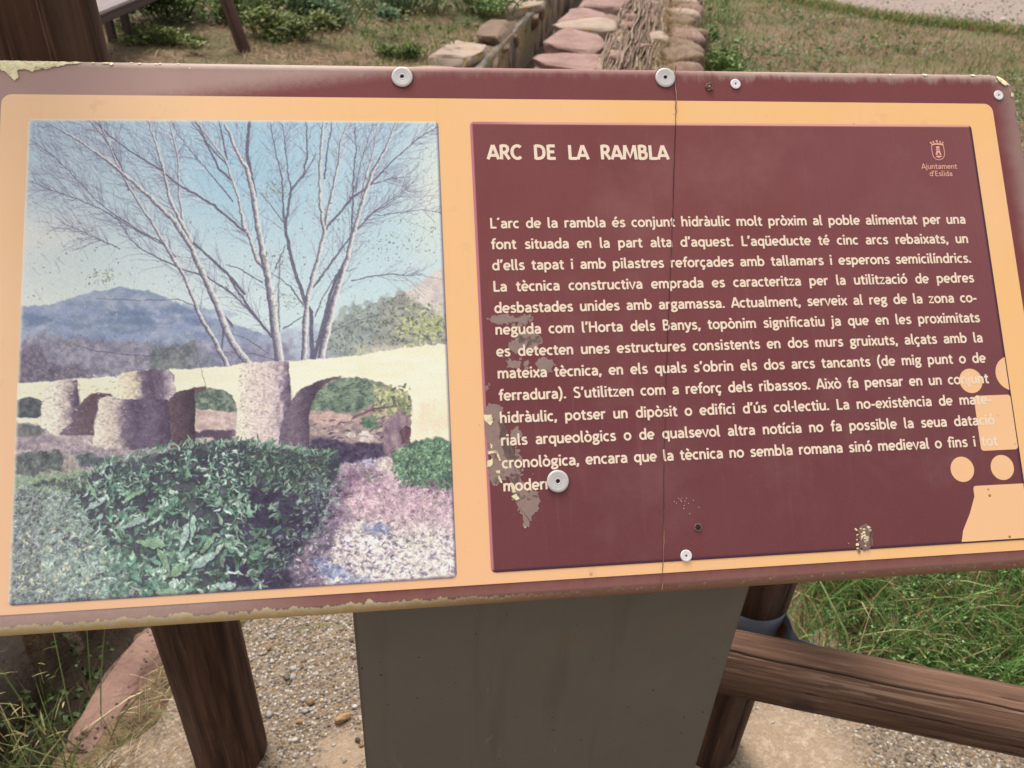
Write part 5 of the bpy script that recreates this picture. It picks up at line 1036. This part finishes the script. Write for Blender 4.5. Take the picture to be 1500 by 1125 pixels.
def build_board():
    yaw = math.atan2(Rb[1, 0], Rb[0, 0])
    xa = np.array([math.cos(yaw), math.sin(yaw)]); yn = np.array([-xa[1], xa[0]])
    foot = xa * .1425 + yn * (float(np.array([-.4018, .4265]) @ yn) + .06 + .07)
    root = empty('information_board', (foot[0], foot[1], 0), 'weathered maroon and orange information board on a grey sheet metal pedestal', 'sign', rz=yaw)
    rm = Matrix.Translation(root.location) @ Matrix.Rotation(yaw, 4, 'Z'); mw = rm.inverted() @ BOARD
    # --- pedestal, tapered very slightly, with folded top lip
    pm = NT('pedestal_paint'); v = pm.coord(); n = pm.noise(v, 8, 5, .6); n2 = pm.noise(v, 90, 3, .6); d = pm.n('TexVoronoi', 0, Vector=v, Scale=55.0)
    c = pm.mix(n, col(99, 92, 84, .88), col(112, 104, 95, .88)); c = pm.mix(pm.math('MULTIPLY', pm.step(d, .09, .04), pm.step(pm.noise(v, 4), .45, .6)), c, col(60, 50, 44)); c = pm.mix(pm.math('MULTIPLY', n2, .12), c, col(80, 70, 60))
    c = pm.mix(pm.step(pm.noise(v, 30, 2, .5), .79, .81), c, col(190, 180, 165))
    ps = pm.noise(pm.mapping(v, (26, 26, 2.2)), 1.0, 4, .6); c = pm.mix(pm.math('MULTIPLY', pm.step(ps, .55, .72), .35), c, col(82, 72, 62, .85)); pz = pm.noise(pm.mapping(v, (60, 60, 14), (0, .5, .4)), 1.0, 2, .5, .6)
    c = pm.mix(pm.math('MULTIPLY', pm.step(pz, .70, .74), .28), c, col(136, 124, 112, .85)); c = pm.mix(pm.math('MULTIPLY', pm.step(pm.noise(v, 3, 4, .7), .56, .66), .3), c, col(112, 92, 74, .85))
    pm.set(Base_Color=c, Roughness=.55, Specular_IOR_Level=.185, Normal=pm.bump(n2, .08, .002))
    bm = bmesh.new(); hw, hd = .202, .07
    def ring(z, w, dpt, slope=0): return [bm.verts.new((sx * w, sy * dpt, z + (slope if sy > 0 else 0))) for sx, sy in ((-1, -1), (1, -1), (1, 1), (-1, 1))]
    ztop = CAM_H - .566 + .055 - .03
    r0 = ring(0, hw + .004, hd); r1 = ring(ztop, hw, hd, .14); 
    for a in range(4): bm.faces.new((r0[a], r0[(a + 1) % 4], r1[(a + 1) % 4], r1[a]))
    bm.faces.new(r1); bm.faces.new(r0[::-1]); bmesh.ops.recalc_face_normals(bm, faces=bm.faces)
    bmesh.ops.bevel(bm, geom=[e for e in bm.edges if abs((e.verts[0].co - e.verts[1].co).z) > .3], offset=.004, segments=3, affect='EDGES')
    me = bpy.data.meshes.new('pedestal'); bm.to_mesh(me); link('pedestal', me, pm.m, root)
    # --- panel: thick moulded sheet with a rolled edge
    x0_, x1_, y0_, y1_ = x0, x1, y0, y1 = -.055, .985, -.4775, .0365; rr = .009; TH = .020; R0 = .027
    rings = []
    for a in np.linspace(0, 90, 7): rings.append((rr * (1 - math.sin(math.radians(a))), -rr * (1 - math.cos(math.radians(a)))))
    rings = rings + [(0, -TH + .003), (.003, -TH)]
    bm = bmesh.new(); L = []
    for ins, z in rings: L.append([bm.verts.new((x, y, z)) for x, y in rrect(x0 + ins, x1 - ins, y0 + ins, y1 - ins, R0 - ins, 12)])
    N = len(L[0])
    for a, b in zip(L, L[1:]):
        for i in range(N): f = bm.faces.new((a[i], b[i], b[(i + 1) % N], a[(i + 1) % N])); f.smooth = True
    f0 = bm.faces.new(L[0]); f1 = bm.faces.new(L[-1][::-1]); bmesh.ops.recalc_face_normals(bm, faces=bm.faces); me = bpy.data.meshes.new('panel'); bm.to_mesh(me)
    m = NT('maroon_print'); v = m.coord(); x, y, z = m.xyz(v)
    nf = m.noise(v, 14, 5, .6); ng = m.noise(v, 420, 2, .6); ns = m.noise(v, 160, 4, .7); nst = m.noise(m.mapping(v, (90, 22, 22)), 1.0, 4, .65)
    base = m.mix(nf, col(115, 57, 59, KB), col(129, 71, 71, KB)); base = m.mix(m.math('MULTIPLY', m.step(ng, .5, .75), .10), base, col(160, 112, 106, KB))
    up = m.math('MAXIMUM', y, 0.0); edge = m.math('ADD', m.math('SUBTRACT', x, m.math('MULTIPLY', up, 6.5)), m.math('MULTIPLY', m.math('SUBTRACT', ns, .5), .07))
    fd = m.step(edge, .22, .06); base = m.mix(fd, base, m.mix(nf, col(168, 134, 126, KB), col(184, 152, 142, KB)))
    low = m.math('MULTIPLY', m.step(x, .30, .10), m.step(y, -.2, -.4)); base = m.mix(low, base, m.mix(nf, col(176, 146, 138, KB), col(192, 164, 152, KB)))
    te = m.math('ADD', y, m.math('MULTIPLY', m.math('SUBTRACT', nst, .5), .022)); tx = m.math('MAXIMUM', m.step(x, .45, .2), m.math('MAXIMUM', m.math('MULTIPLY', m.step(x, .55, .72), 1.0), .35))
    base = m.mix(m.math('MULTIPLY', m.step(te, .021, .031), m.math('MULTIPLY', tx, .85)), base, m.mix(ns, col(150, 128, 116, KB), col(176, 154, 138, KB)))
    re = m.math('ADD', x, m.math('MULTIPLY', m.math('SUBTRACT', nf, .5), .03)); base = m.mix(m.math('MULTIPLY', m.step(re, .955, .98), .8), base, col(156, 128, 118, KB))
    be = m.math('ADD', y, m.math('MULTIPLY', m.math('SUBTRACT', nst, .5), .012)); be = m.math('ADD', be, m.math('MULTIPLY', m.math('SUBTRACT', ns, .5), .010)); nlow = m.noise(v, 38, 3, .6); be = m.math('ADD', be, m.math('MULTIPLY', m.math('SUBTRACT', nlow, .5), .0045)); nsp = m.noise(v, 330, 3, .7)
    lich = m.mix(m.step(x, .25, .50), m.mix(nsp, col(188, 166, 122, .75), col(226, 210, 172, .75)), m.mix(nsp, col(84, 62, 46, .8), col(140, 112, 80, .8))); lich = m.mix(m.step(nsp, .60, .66), lich, col(206, 190, 146, .72)); lich = m.mix(m.step(be, -.471, -.4745), lich, m.mix(m.step(x, .2, .5), col(196, 170, 112, .7), col(112, 78, 54, .7)))
    base = m.mix(m.step(be, m.math('ADD', -.4690, m.math('MULTIPLY', m.step(x, .25, .5), -.0020)), m.math('ADD', -.4696, m.math('MULTIPLY', m.step(x, .25, .5), -.0020))), base, lich)
    base = m.mix(m.math('MULTIPLY', m.step(be, -.455, -.468), .45), base, m.mix(ns, col(130, 92, 82, KB), col(160, 130, 110, KB)))
    m.set(Base_Color=base, Roughness=.55, Specular_IOR_Level=.18, Normal=m.bump(ns, .06, .001))
    panel = link('panel', me, m.m, root, mw)
    # --- orange printed border
    m = NT('orange_print'); v = m.coord(); x, y, z = m.xyz(v); nb = m.noise(v, 3.5, 4, .6); nf = m.noise(v, 25, 5, .6); ns = m.noise(v, 220, 3, .7)
    c = m.mix(m.math('ADD', m.step(x, -.02, .45), m.math('MULTIPLY', m.math('SUBTRACT', nb, .5), 1.2)), col(250, 202, 160, KB), col(247, 192, 130, KB))
    c = m.mix(m.math('MULTIPLY', m.step(nb, .5, .62), .35), c, col(250, 196, 152, KB))
    c = m.mix(m.math('MULTIPLY', m.step(y, -.20, -.44), m.math('MULTIPLY', m.step(x, .8, .4), .55)), c, col(246, 190, 150, KB))
    d = m.n('TexVoronoi', 0, Vector=v, Scale=75.0); gate = m.step(m.noise(v, 26, 3), .56, .66); c = m.mix(m.math('MULTIPLY', m.math('MULTIPLY', m.step(d, .16, .06), gate), .55), c, col(150, 110, 80, KB))
    c = m.mix(m.math('MULTIPLY', m.step(nf, .62, .75), .25), c, col(196, 160, 124, KB))
    dr = m.noise(m.mapping(v, (150, 7, 1)), 1.0, 3, .6); c = m.mix(m.math('MULTIPLY', m.step(dr, .56, .74), .16), c, col(222, 176, 132, KB))
    m.set(Base_Color=c, Roughness=.55, Specular_IOR_Level=.18); om = m.m
    bd = flat('printed_border', [rrect(-.0237, .9531, -.4600, .0, .009, 8)], .0003, om, root, mw)
    # --- printed photograph
    m = NT('photo_ink'); m.set(Base_Color=m.mix(m.math('MULTIPLY', m.noise(m.coord(), 500, 2), .06), m.attr(), col(230, 214, 200, KB)), Roughness=.55, Specular_IOR_Level=.18)
    build_photo(root, mw, m.m)
    # --- text block with its printed bevel
    X0, X1, Y0, Y1 = .4004, .9254, -.4503, -.0240
    m = NT('text_block_print'); v = m.coord(); x, y, z = m.xyz(v); nf = m.noise(v, 9, 5, .6); ng = m.noise(v, 480, 2, .6)
    c = m.mix(nf, col(118, 59, 61, KB), col(133, 76, 76, KB)); c = m.mix(m.step(x, .60, .95), c, m.mix(nf, col(122, 66, 69, KB), col(136, 84, 86, KB)))
    c = m.mix(m.step(y, -.10, -.44), c, m.mix(nf, col(105, 54, 58, KB), col(118, 67, 70, KB)))
    c = m.mix(m.math('MULTIPLY', m.step(ng, .55, .75), .07), c, col(170, 126, 118, KB))
    dr = m.noise(m.mapping(v, (150, 7, 1)), 1.0, 3, .6); c = m.mix(m.math('MULTIPLY', m.step(dr, .56, .74), .045), c, col(186, 150, 138, KB)); du = m.noise(v, 5, 5, .7); c = m.mix(m.math('MULTIPLY', m.step(du, .5, .72), .10), c, col(190, 156, 146, KB))
    sx_ = m.noise(m.mapping(v, (500, 14, 1), (0, 0, .6)), 1.0, 2, .5); c = m.mix(m.math('MULTIPLY', m.step(sx_, .73, .77), .12), c, col(176, 130, 122, KB))
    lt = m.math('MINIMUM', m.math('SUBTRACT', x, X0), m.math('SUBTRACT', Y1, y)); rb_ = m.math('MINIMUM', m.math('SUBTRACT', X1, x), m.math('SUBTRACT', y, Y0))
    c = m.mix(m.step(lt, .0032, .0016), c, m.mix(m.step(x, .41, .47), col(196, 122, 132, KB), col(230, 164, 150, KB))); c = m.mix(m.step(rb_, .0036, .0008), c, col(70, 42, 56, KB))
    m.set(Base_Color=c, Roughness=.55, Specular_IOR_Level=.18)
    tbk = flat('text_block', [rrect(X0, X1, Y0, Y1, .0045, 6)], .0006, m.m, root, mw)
    inv = Matrix.Identity(4)
    # --- orange ornament: dots and blocks running off the right edge
    m = NT('ornament_print'); v = m.coord(); d = m.n('TexVoronoi', 0, Vector=v, Scale=95.0); gate = m.step(m.noise(v, 30, 3), .5, .6); nb = m.noise(v, 8, 4)
    c = m.mix(nb, col(246, 190, 140, KB), col(250, 198, 150, KB)); c = m.mix(m.math('MULTIPLY', m.math('MULTIPLY', m.step(d, .17, .1), gate), .8), c, col(120, 80, 56, KB)); m.set(Base_Color=c, Roughness=.55, Specular_IOR_Level=.18)
    xr = X1 - .0012
    def ell(cx, cy, rx, ry, clip=None, tilt=.25):
        P = []
        for k in range(48):
            a = k / 48 * 2 * math.pi; ux, uy = rx * math.cos(a), ry * math.sin(a); q = B(cx + ux, cy + uy); P.append((min(q[0], clip) if clip else q[0], q[1]))
        return P
    def pl(pts, clip=None): return [(min(q[0], clip) if clip else q[0], q[1]) for q in (B(*a) for a in pts)]
    c1 = B(1421.5, 558); 
    def circ(c, r, clip=None): return [(min(c[0] + r * math.cos(a), clip) if clip else c[0] + r * math.cos(a), c[1] + r * math.sin(a)) for a in np.linspace(0, 2 * math.pi, 49)[:-1]]
    r_s = .0122; cc2 = B(1481, 547)
    blkA = pl([(1427, 580), (1500, 578)]); yA = blkA[0][1]; xl = blkA[0][0]; yB = B(1428, 661)[1]; yC = B(1424, 712)[1]
    def rb2(x0, x1, y0, y1, r=.003): P = rrect(x0, x1, y0, y1, r, 5); return [(min(a, x1), b) for a, b in P]
    bx1 = B(1424, 712)[0]; bx2 = B(1420, 752)[0]; bx3 = B(1408.5, 797)[0]
    polyB = [(bx1 + .003, yC), (xr, yC), (xr, Y0 + .0015), (bx3, Y0 + .0015), (bx3 + .003, Y0 + .012), (bx2, B(1420, 752)[1]), (bx1 + .0004, yC - .010), (bx1 + .0004, yC - .003), (bx1 + .0012, yC - .0008)]
    big = [q for q in circ(cc2, .0172, xr)]
    orn = flat('ornament', [circ(c1, r_s), [q for i, q in enumerate(big) if i == 0 or q != big[i - 1]], rb2(xl - .0012, xr, yB, yA), circ(B(1409, 687.5), r_s), circ(B(1467.5, 684.8), r_s), polyB], .00070, m.m, tbk, inv)
    # --- lettering
    im = NT('cream_ink'); im.set(Base_Color=im.mix(im.noise(im.coord(), 90, 4), col(236, 208, 182, KB), col(248, 228, 204, KB)), Roughness=.55, Specular_IOR_Level=.18)
    S1 = .0212
    V, T = text_mesh([("ARC DE LA RAMBLA", .4168, .5952, -.0626)], S1, .146, 1.0)
    link('heading', mesh_np('heading', V, T), im.m, tbk, inv)
    S2 = .0148
    lines = [(t, .4154, .9030, -.1319 - i * .02063) for i, t in enumerate(BODY)] + [("moderna", .4154, None, -.1319 - 12 * .02063)]
    V, T = text_mesh(lines, S2, .124, 1.035)
    link('paragraph', mesh_np('paragraph', V, T), im.m, tbk, inv)
    # --- crest and its two lines
    pm2 = NT('pink_ink'); pm2.set(Base_Color=pm2.mix(pm2.noise(pm2.coord(), 200, 3), col(226, 160, 140, KB), col(242, 182, 156, KB)), Roughness=.5)
    def k(pts): return [B(1330 + a / 15, 190 + b / 15) for a, b in pts]
    def ringpoly(pts, w):
        out = []
        for a, b in zip(pts, pts[1:]):
            d = math.hypot(b[0] - a[0], b[1] - a[1]); nx_, ny_ = -(b[1] - a[1]) / d * w / 2, (b[0] - a[0]) / d * w / 2; out.append(k([(a[0] + nx_, a[1] + ny_), (b[0] + nx_, b[1] + ny_), (b[0] - nx_, b[1] - ny_), (a[0] - nx_, a[1] - ny_)]))
        return out
    shield = [(506, 352), (512, 430), (530, 540), (556, 610), (600, 652), (672, 672), (740, 650), (784, 600), (794, 540), (784, 450), (766, 352)]
    polys = ringpoly(shield, 15)
    polys.append(k([(505, 322), (560, 308), (635, 302), (710, 308), (768, 322), (764, 358), (700, 342), (635, 336), (570, 342), (512, 358)]))
    for cx, cy, r in ((490, 292, 20), (548, 275, 20), (620, 258, 24), (692, 272, 20), (752, 290, 19)): polys.append(k([(cx + r * math.cos(a), cy + r * math.sin(a)) for a in np.linspace(0, 6.283, 13)[:-1]]))
    for cx, yy in ((508, 322), (560, 308), (635, 302), (700, 308), (750, 318)): polys.append(k([(cx - 8, yy), (cx + 8, yy), (cx + 4, yy - 34), (cx - 6, yy - 34)]))
    polys += [k([(604, 366), (622, 366), (624, 384), (632, 384), (633, 366), (650, 366), (652, 384), (660, 384), (662, 366), (680, 366), (682, 425), (612, 425)]), k([(598, 436), (700, 436), (696, 452), (606, 452)]),
              k([(616, 462), (690, 462), (726, 560), (690, 562), (680, 526), (662, 506), (644, 526), (640, 562), (598, 562)]), k([(610, 580), (730, 578), (742, 600), (690, 612), (676, 638), (640, 612), (604, 604)])]
    crest = flat('crest', polys, .0008, pm2.m, tbk, inv)
    V, T = text_mesh([("Ajuntament", .8636, .9032, -.0727), ("d’Eslida", .8711, .8969, -.0806)], .0083, .090, 1.0)
    link('crest_lettering', mesh_np('crest_lettering', V, T), pm2.m, tbk, inv)
    # --- flaked paint
    cm = NT('bare_cream_laminate'); nv = cm.noise(cm.coord(), 160, 4, .65); cm.set(Base_Color=cm.mix(cm.step(nv, .42, .66), col(240, 226, 178, KB), col(204, 184, 146, KB)), Roughness=.7)
    gm = NT('worn_grey_film'); nv = gm.noise(gm.coord(), 260, 4, .65); gm.set(Base_Color=gm.mix(nv, col(132, 104, 97, KB), col(160, 136, 125, KB)), Roughness=.65)
    def zt(pts): return [B(a * .2, 60 + b * .2) for a, b in pts]
    def zr(pts): return [B(1300 + a * .13333, 60 + b * .13333) for a, b in pts]
    def z7(pts): return [B(680 + a * .35556, 480 + b * .35556) for a, b in pts]
    def z5(pts): return [B(680 + a * .29333, 170 + b * .29333) for a, b in pts]
    fl = [jag(zt([(-60, 140), (0, 134), (150, 136), (340, 140), (600, 148), (590, 158), (560, 168), (490, 170), (460, 182), (440, 186), (410, 200), (385, 192), (360, 205), (300, 212), (270, 190), (262, 186), (245, 236), (220, 222), (200, 216), (160, 208), (140, 216), (132, 240), (144, 268), (112, 292), (85, 275), (66, 248), (40, 222), (0, 216), (-60, 210)]), .0012, 3, 4)]
    for cx, cy, rx, ry in ((775, 158, 30, 8), (815, 164, 16, 14), (680, 156, 12, 6), (960, 152, 12, 5), (1020, 158, 10, 6), (1140, 165, 10, 5), (1170, 160, 8, 5), (1300, 160, 9, 5), (1390, 200, 6, 5)): fl.append(jag([q for q in zt([(cx + rx * math.cos(a), cy + ry * math.sin(a)) for a in np.linspace(0, 6.283, 10)[:-1]])], .0006, cx, 3))
    fl.append(jag(zr([(1200, 385), (1230, 375), (1290, 392), (1330, 425), (1350, 450), (1345, 490), (1310, 482), (1290, 498), (1250, 470), (1215, 440)]), .0008, 7, 4))
    for cx, cy, rx, ry in ((942, 368, 26, 15), (415, 365, 26, 16), (1030, 366, 24, 6), (1120, 365, 18, 6), (1372, 592, 22, 24), (1440, 795, 20, 30), (1190, 448, 10, 8), (30, 370, 10, 8), (70, 362, 12, 5), (1455, 900, 10, 14)): fl.append(jag(zr([(cx + rx * math.cos(a), cy + ry * math.sin(a)) for a in np.linspace(0, 6.283, 10)[:-1]]), .0006, cx, 3))
    flakes('paint_flake', fl, .0010, cm.m, panel, (x0_, x1_, y0_, y1_, .009, .027))
    gp = [jag(z7(q),   .0026, i, 5, 260) for i, q in enumerate([
        [(85, 322), (130, 312), (156, 324), (160, 352), (138, 380), (150, 420), (140, 450), (170, 470), (176, 500), (160, 530), (205, 560), (240, 612), (225, 634), (200, 650), (176, 620), (150, 612), (140, 650), (112, 640), (98, 600), (104, 540), (92, 470), (84, 400)],
        [(196, 600), (236, 606), (240, 640), (262, 668), (300, 668), (312, 720), (300, 760), (276, 776), (270, 820), (244, 820), (240, 770), (212, 730), (200, 690), (190, 650)],
        [(180, 62), (210, 40), (300, 34), (326, 50), (300, 90), (250, 84), (220, 110), (190, 92)], [(290, 140), (330, 120), (362, 140), (356, 190), (320, 188), (300, 172)], [(170, 130), (230, 140), (220, 170), (180, 160)],
        [(190, 430), (220, 404), (240, 440), (212, 470), (196, 450)], [(196, 284), (214, 276), (222, 292), (204, 302)], [(84, 240), (104, 224), (106, 250), (92, 258)], [(190, 520), (230, 518), (236, 545), (200, 552)]])]
    for k_ in range(60):
        cx, cy = ((rng.normal(150, 45), rng.normal(470, 120)), (rng.normal(250, 50), rng.normal(90, 70)), (rng.normal(240, 30), rng.normal(690, 60)))[k_ % 3]
        if cx < 82: continue
        r_ = abs(rng.normal(4, 4)) + 2; gp.append(jag(z7([(cx + r_ * math.cos(a) * rng.uniform(.6, 1.4), cy + r_ * math.sin(a) * rng.uniform(.6, 1.4)) for a in np.linspace(0, 6.283, 8)[:-1]]), .0008, 200 + k_, 2, 500))
    gp += [jag(z5(q), .0030, 40 + i, 5, 260) for i, q in enumerate([[(118, 1012), (150, 996), (210, 992), (270, 1004), (330, 992), (344, 1012), (300, 1040), (230, 1034), (180, 1040), (140, 1030)], [(270, 1090), (330, 1070), (372, 1086), (390, 1125), (280, 1130)]])]
    flakes('worn_film', gp, .00075, gm.m, tbk)
    cp = [jag(z7(q), .0006, 60 + i, 4, 700) for i, q in enumerate([[(80, 360), (112, 358), (118, 385), (110, 402), (92, 392), (82, 378)], [(92, 552), (116, 540), (118, 562), (104, 576), (92, 572)], [(96, 510), (130, 505), (132, 515), (100, 522)], [(190, 640), (205, 645), (212, 676), (200, 682)], [(130, 590), (146, 588), (148, 600), (134, 602)], [(192, 694), (214, 686), (230, 704), (216, 712)], [(108, 476), (116, 484), (114, 500), (108, 492)], [(132, 505), (146, 530), (150, 548), (144, 548), (136, 530)], [(136, 604), (148, 612), (156, 640), (148, 640)], [(244, 818), (256, 820), (252, 828)]])]
    # scuffs with bare specks near the bottom and the ends of old fixings
    for i in range(34):
        a = rng.uniform(0, 6.28); q = (1266 + rng.normal(0, 7), 785 + rng.normal(0, 10)); r = abs(rng.normal(1.2, .6)) + .4; cp.append(jag([B(q[0] + r * math.cos(b), q[1] + r * .8 * math.sin(b)) for b in np.linspace(0, 6.283, 8)[:-1]], .0005, i, 3, 900))
    for i in range(14): q = (998 + rng.normal(0, 8), 738 + rng.normal(0, 7)); r = .6; cp.append([B(q[0] + r * math.cos(b), q[1] + r * math.sin(b)) for b in np.linspace(0, 6.283, 7)[:-1]])
    flakes('bare_speck', cp, .0010, cm.m, tbk)
    fm = NT('scuffed_print'); nv = fm.noise(fm.coord(), 400, 3); fm.set(Base_Color=fm.mix(nv, col(92, 64, 60, KB), col(150, 116, 106, KB)), Roughness=.7)
    sc = [jag([B(1266 + rx * math.cos(b), 787 + ry * math.sin(b)) for b in np.linspace(0, 6.283, 14)[:-1]], .003, 70, 4, 200) for rx, ry in ((10, 20),)]
    sc += [jag([B(1256, 802), B(1260, 801), B(1259, 812), B(1255, 810)], .001, 71, 4, 300)]
    for i in range(6): x_ = 1031 + i * 3.2; sc.append([B(x_, 104 + (i % 3) * 3), B(x_ + .7, 104 + (i % 3) * 3), B(x_ + 1.3, 122), B(x_ + .7, 122)])
    flakes('scuff', sc[:2], .0009, fm.m, tbk); flakes('scratch', sc[2:], .0006, fm.m, panel)
    # --- the crack where the panel was broken and refixed
    km = NT('crack_shadow'); km.set(Base_Color=km.mix(km.noise(km.coord(), 300), col(50, 26, 26), col(92, 50, 46)), Roughness=.9)
    ke = NT('crack_edge'); ke.set(Base_Color=ke.mix(ke.noise(ke.coord(), 120, 3), col(160, 112, 92, KB), col(206, 164, 124, KB)), Roughness=.8)
    path = [(990, 97.5), (988.5, 112), (988, 130), (989.6, 148), (989.2, 180), (988, 220), (986.5, 260), (985.5, 300), (984.5, 330), (982.5, 380), (980, 440), (977.5, 490), (976.5, 520), (975, 570), (973.8, 620), (972.6, 660), (971.8, 700), (972, 760), (971, 800), (970.4, 830), (969, 850), (968.4, 866)]
    def ribbon(off0, off1, ws):
        V, q = [], []
        rs = np.random.default_rng(3); pts = []
        for a, b in zip(path, path[1:]):
            for f in np.linspace(0, 1, 7)[:-1]: pts.append((a[0] + (b[0] - a[0]) * f + rs.uniform(-.4, .4), a[1] + (b[1] - a[1]) * f))
        pts.append(path[-1])
        for i, (x_, y_) in enumerate(pts):
            j = ws(i) ; a = B(x_ + off0 * j, y_); b = B(x_ + off1 * j, y_); V += [(a[0], a[1], .0), (b[0], b[1], .0)]
        return np.array(V), [(2 * i, 2 * i + 1, 2 * i + 3, 2 * i + 2) for i in range(len(pts) - 1)]
    V, q = ribbon(-.75, .5, lambda i: (.35 + .75 * vnoise(i * .35, 2.0, 4)) * (1.0 if i < 80 else .6)); V[:, 2] = .0012; link('crack', mesh_np('crack', V, q), km.m, panel, inv)
    V, q = ribbon(.7, 1.9, lambda i: (1.0 if i < 22 else (.8 if i > 100 else .22)) * (.35 + 1.0 * max(0, float(vnoise(i * .3, 5.0, 9)) - .25))); V[:, 2] = .0011; link('crack_rim', mesh_np('crack_rim', V, q), ke.m, panel, inv)
    # --- rivets
    al = NT('aluminium'); nv = al.noise(al.coord(), 600, 3); al.set(Base_Color=al.mix(nv, col(190, 182, 178, 1.0), col(218, 210, 206, 1.0)), Metallic=.15, Roughness=.45)
    wh = NT('white_rivet'); wh.set(Base_Color=wh.mix(wh.noise(wh.coord(), 500), col(214, 208, 206, 1.0), col(236, 230, 228, 1.0)), Metallic=.0, Roughness=.4)
    dkm = NT('dark_hole'); dkm.set(Base_Color=dkm.mix(dkm.noise(dkm.coord(), 400), col(34, 28, 26), col(60, 48, 42)), Roughness=.9)
    gr_ = NT('dark_maroon'); gr_.set(Base_Color=gr_.mix(gr_.noise(gr_.coord(), 300, 3), col(84, 44, 42, KB), col(112, 64, 58, KB)), Roughness=.8)
    def lathe(prof, n=48):
        V, q = [], []
        for r, z in prof:
            for k_ in range(n): a = k_ / n * 2 * math.pi; V.append((r * math.cos(a), r * math.sin(a), z))
        for a in range(len(prof) - 1):
            for k_ in range(n): q.append((a * n + k_, a * n + (k_ + 1) % n, (a + 1) * n + (k_ + 1) % n, (a + 1) * n + k_))
        return np.array(V), q
    def rivet(px, r, mat_, zb_, tilt=(0, 0)):
        c = B(*px); loc = Matrix.Translation((c[0], c[1], zb_)) @ Matrix.Rotation(tilt[0], 4, 'X') @ Matrix.Rotation(tilt[1], 4, 'Y')
        V, q = lathe([(r * .94, 0), (r, r * .06), (r, r * .10), (r * .97, r * .135), (r * .88, r * .16), (r * .66, r * .175), (r * .64, r * .165), (r * .60, r * .17), (r * .42, r * .185), (r * .40, r * .172), (r * .36, r * .18), (r * .24, r * .20), (r * .205, r * .19), (r * .19, r * .16), (r * .17, r * .05)])
        o = link('rivet', mesh_np('rivet', V, q, smooth=True), mat_, root, mw @ loc)
        V, q = lathe([(r * .19, r * .12), (r * .1, r * .12), (.00001, r * .13)], 24); link('rivet_hole', mesh_np('rivet_hole', V, q), dkm.m, o, Matrix.Identity(4))
    for px in ((589, 113.5), (974, 114.5)): rivet(px, .0101, al.m, .0004, (.05, -.03))
    rivet((816.5, 705), .0101, al.m, .0012, (.03, .02))
    for px, zb_ in (((1077, 123.5), .0004), ((1462, 140), .0004)): rivet(px, .0053, wh.m, zb_)
    rivet((1004.5, 814), .0054, wh.m, .0008)
    for px_, rr_, zz_ in (((589, 113.5), .0108, .0003), ((974, 114.5), .0108, .0003), ((816.5, 705), .0108, .0011)):  # darker maroon ring round each large rivet, set slightly low
        c = B(*px_); pts_ = [(c[0] + rr_ * (1 + .10 * math.sin(3 * a + 1)) * math.cos(a), c[1] - .0006 + rr_ * (1 + .08 * math.sin(4 * a)) * math.sin(a)) for a in np.linspace(0, 6.283, 30)[:-1]]
        flakes('dark_ring', [pts_], zz_, gr_.m, root if False else panel)
    c = B(1022, 772.5); V, q = lathe([(.0027, .0), (.0018, .0002), (.00001, .0001)], 24); link('screw_hole', mesh_np('screw_hole', V + [c[0], c[1], .0012], q), dkm.m, tbk, inv)
    V, q = lathe([(.0036, .0), (.0031, .0005), (.0027, .0001)], 24); link('screw_hole_rim', mesh_np('screw_hole_rim', V + [c[0], c[1], .0010], q), fm.m, tbk, inv)
    c = B(1038.5, 128); bs_ = NT('rusty_stub'); bs_.set(Base_Color=bs_.mix(bs_.step(bs_.noise(bs_.coord(), 500, 3), .4, .6), col(84, 52, 40), col(176, 140, 110)), Roughness=.7)
    V, q = lathe([(.0042, 0), (.004, .0012), (.0033, .0016), (.0029, .0008), (.0020, .0009), (.0012, .0018), (.00001, .0019)], 24); V[:, 2] += .0004 * np.sin(V[:, 0] * 1500); link('broken_rivet', mesh_np('broken_rivet', V + [c[0], c[1], .0004], q), bs_.m, root, mw)

build_ground(); build_path(); build_slab(); build_pebbles(); build_walls()
build_board(); build_fence(); build_bench()
build_field(); build_bushes(); build_near_veg()
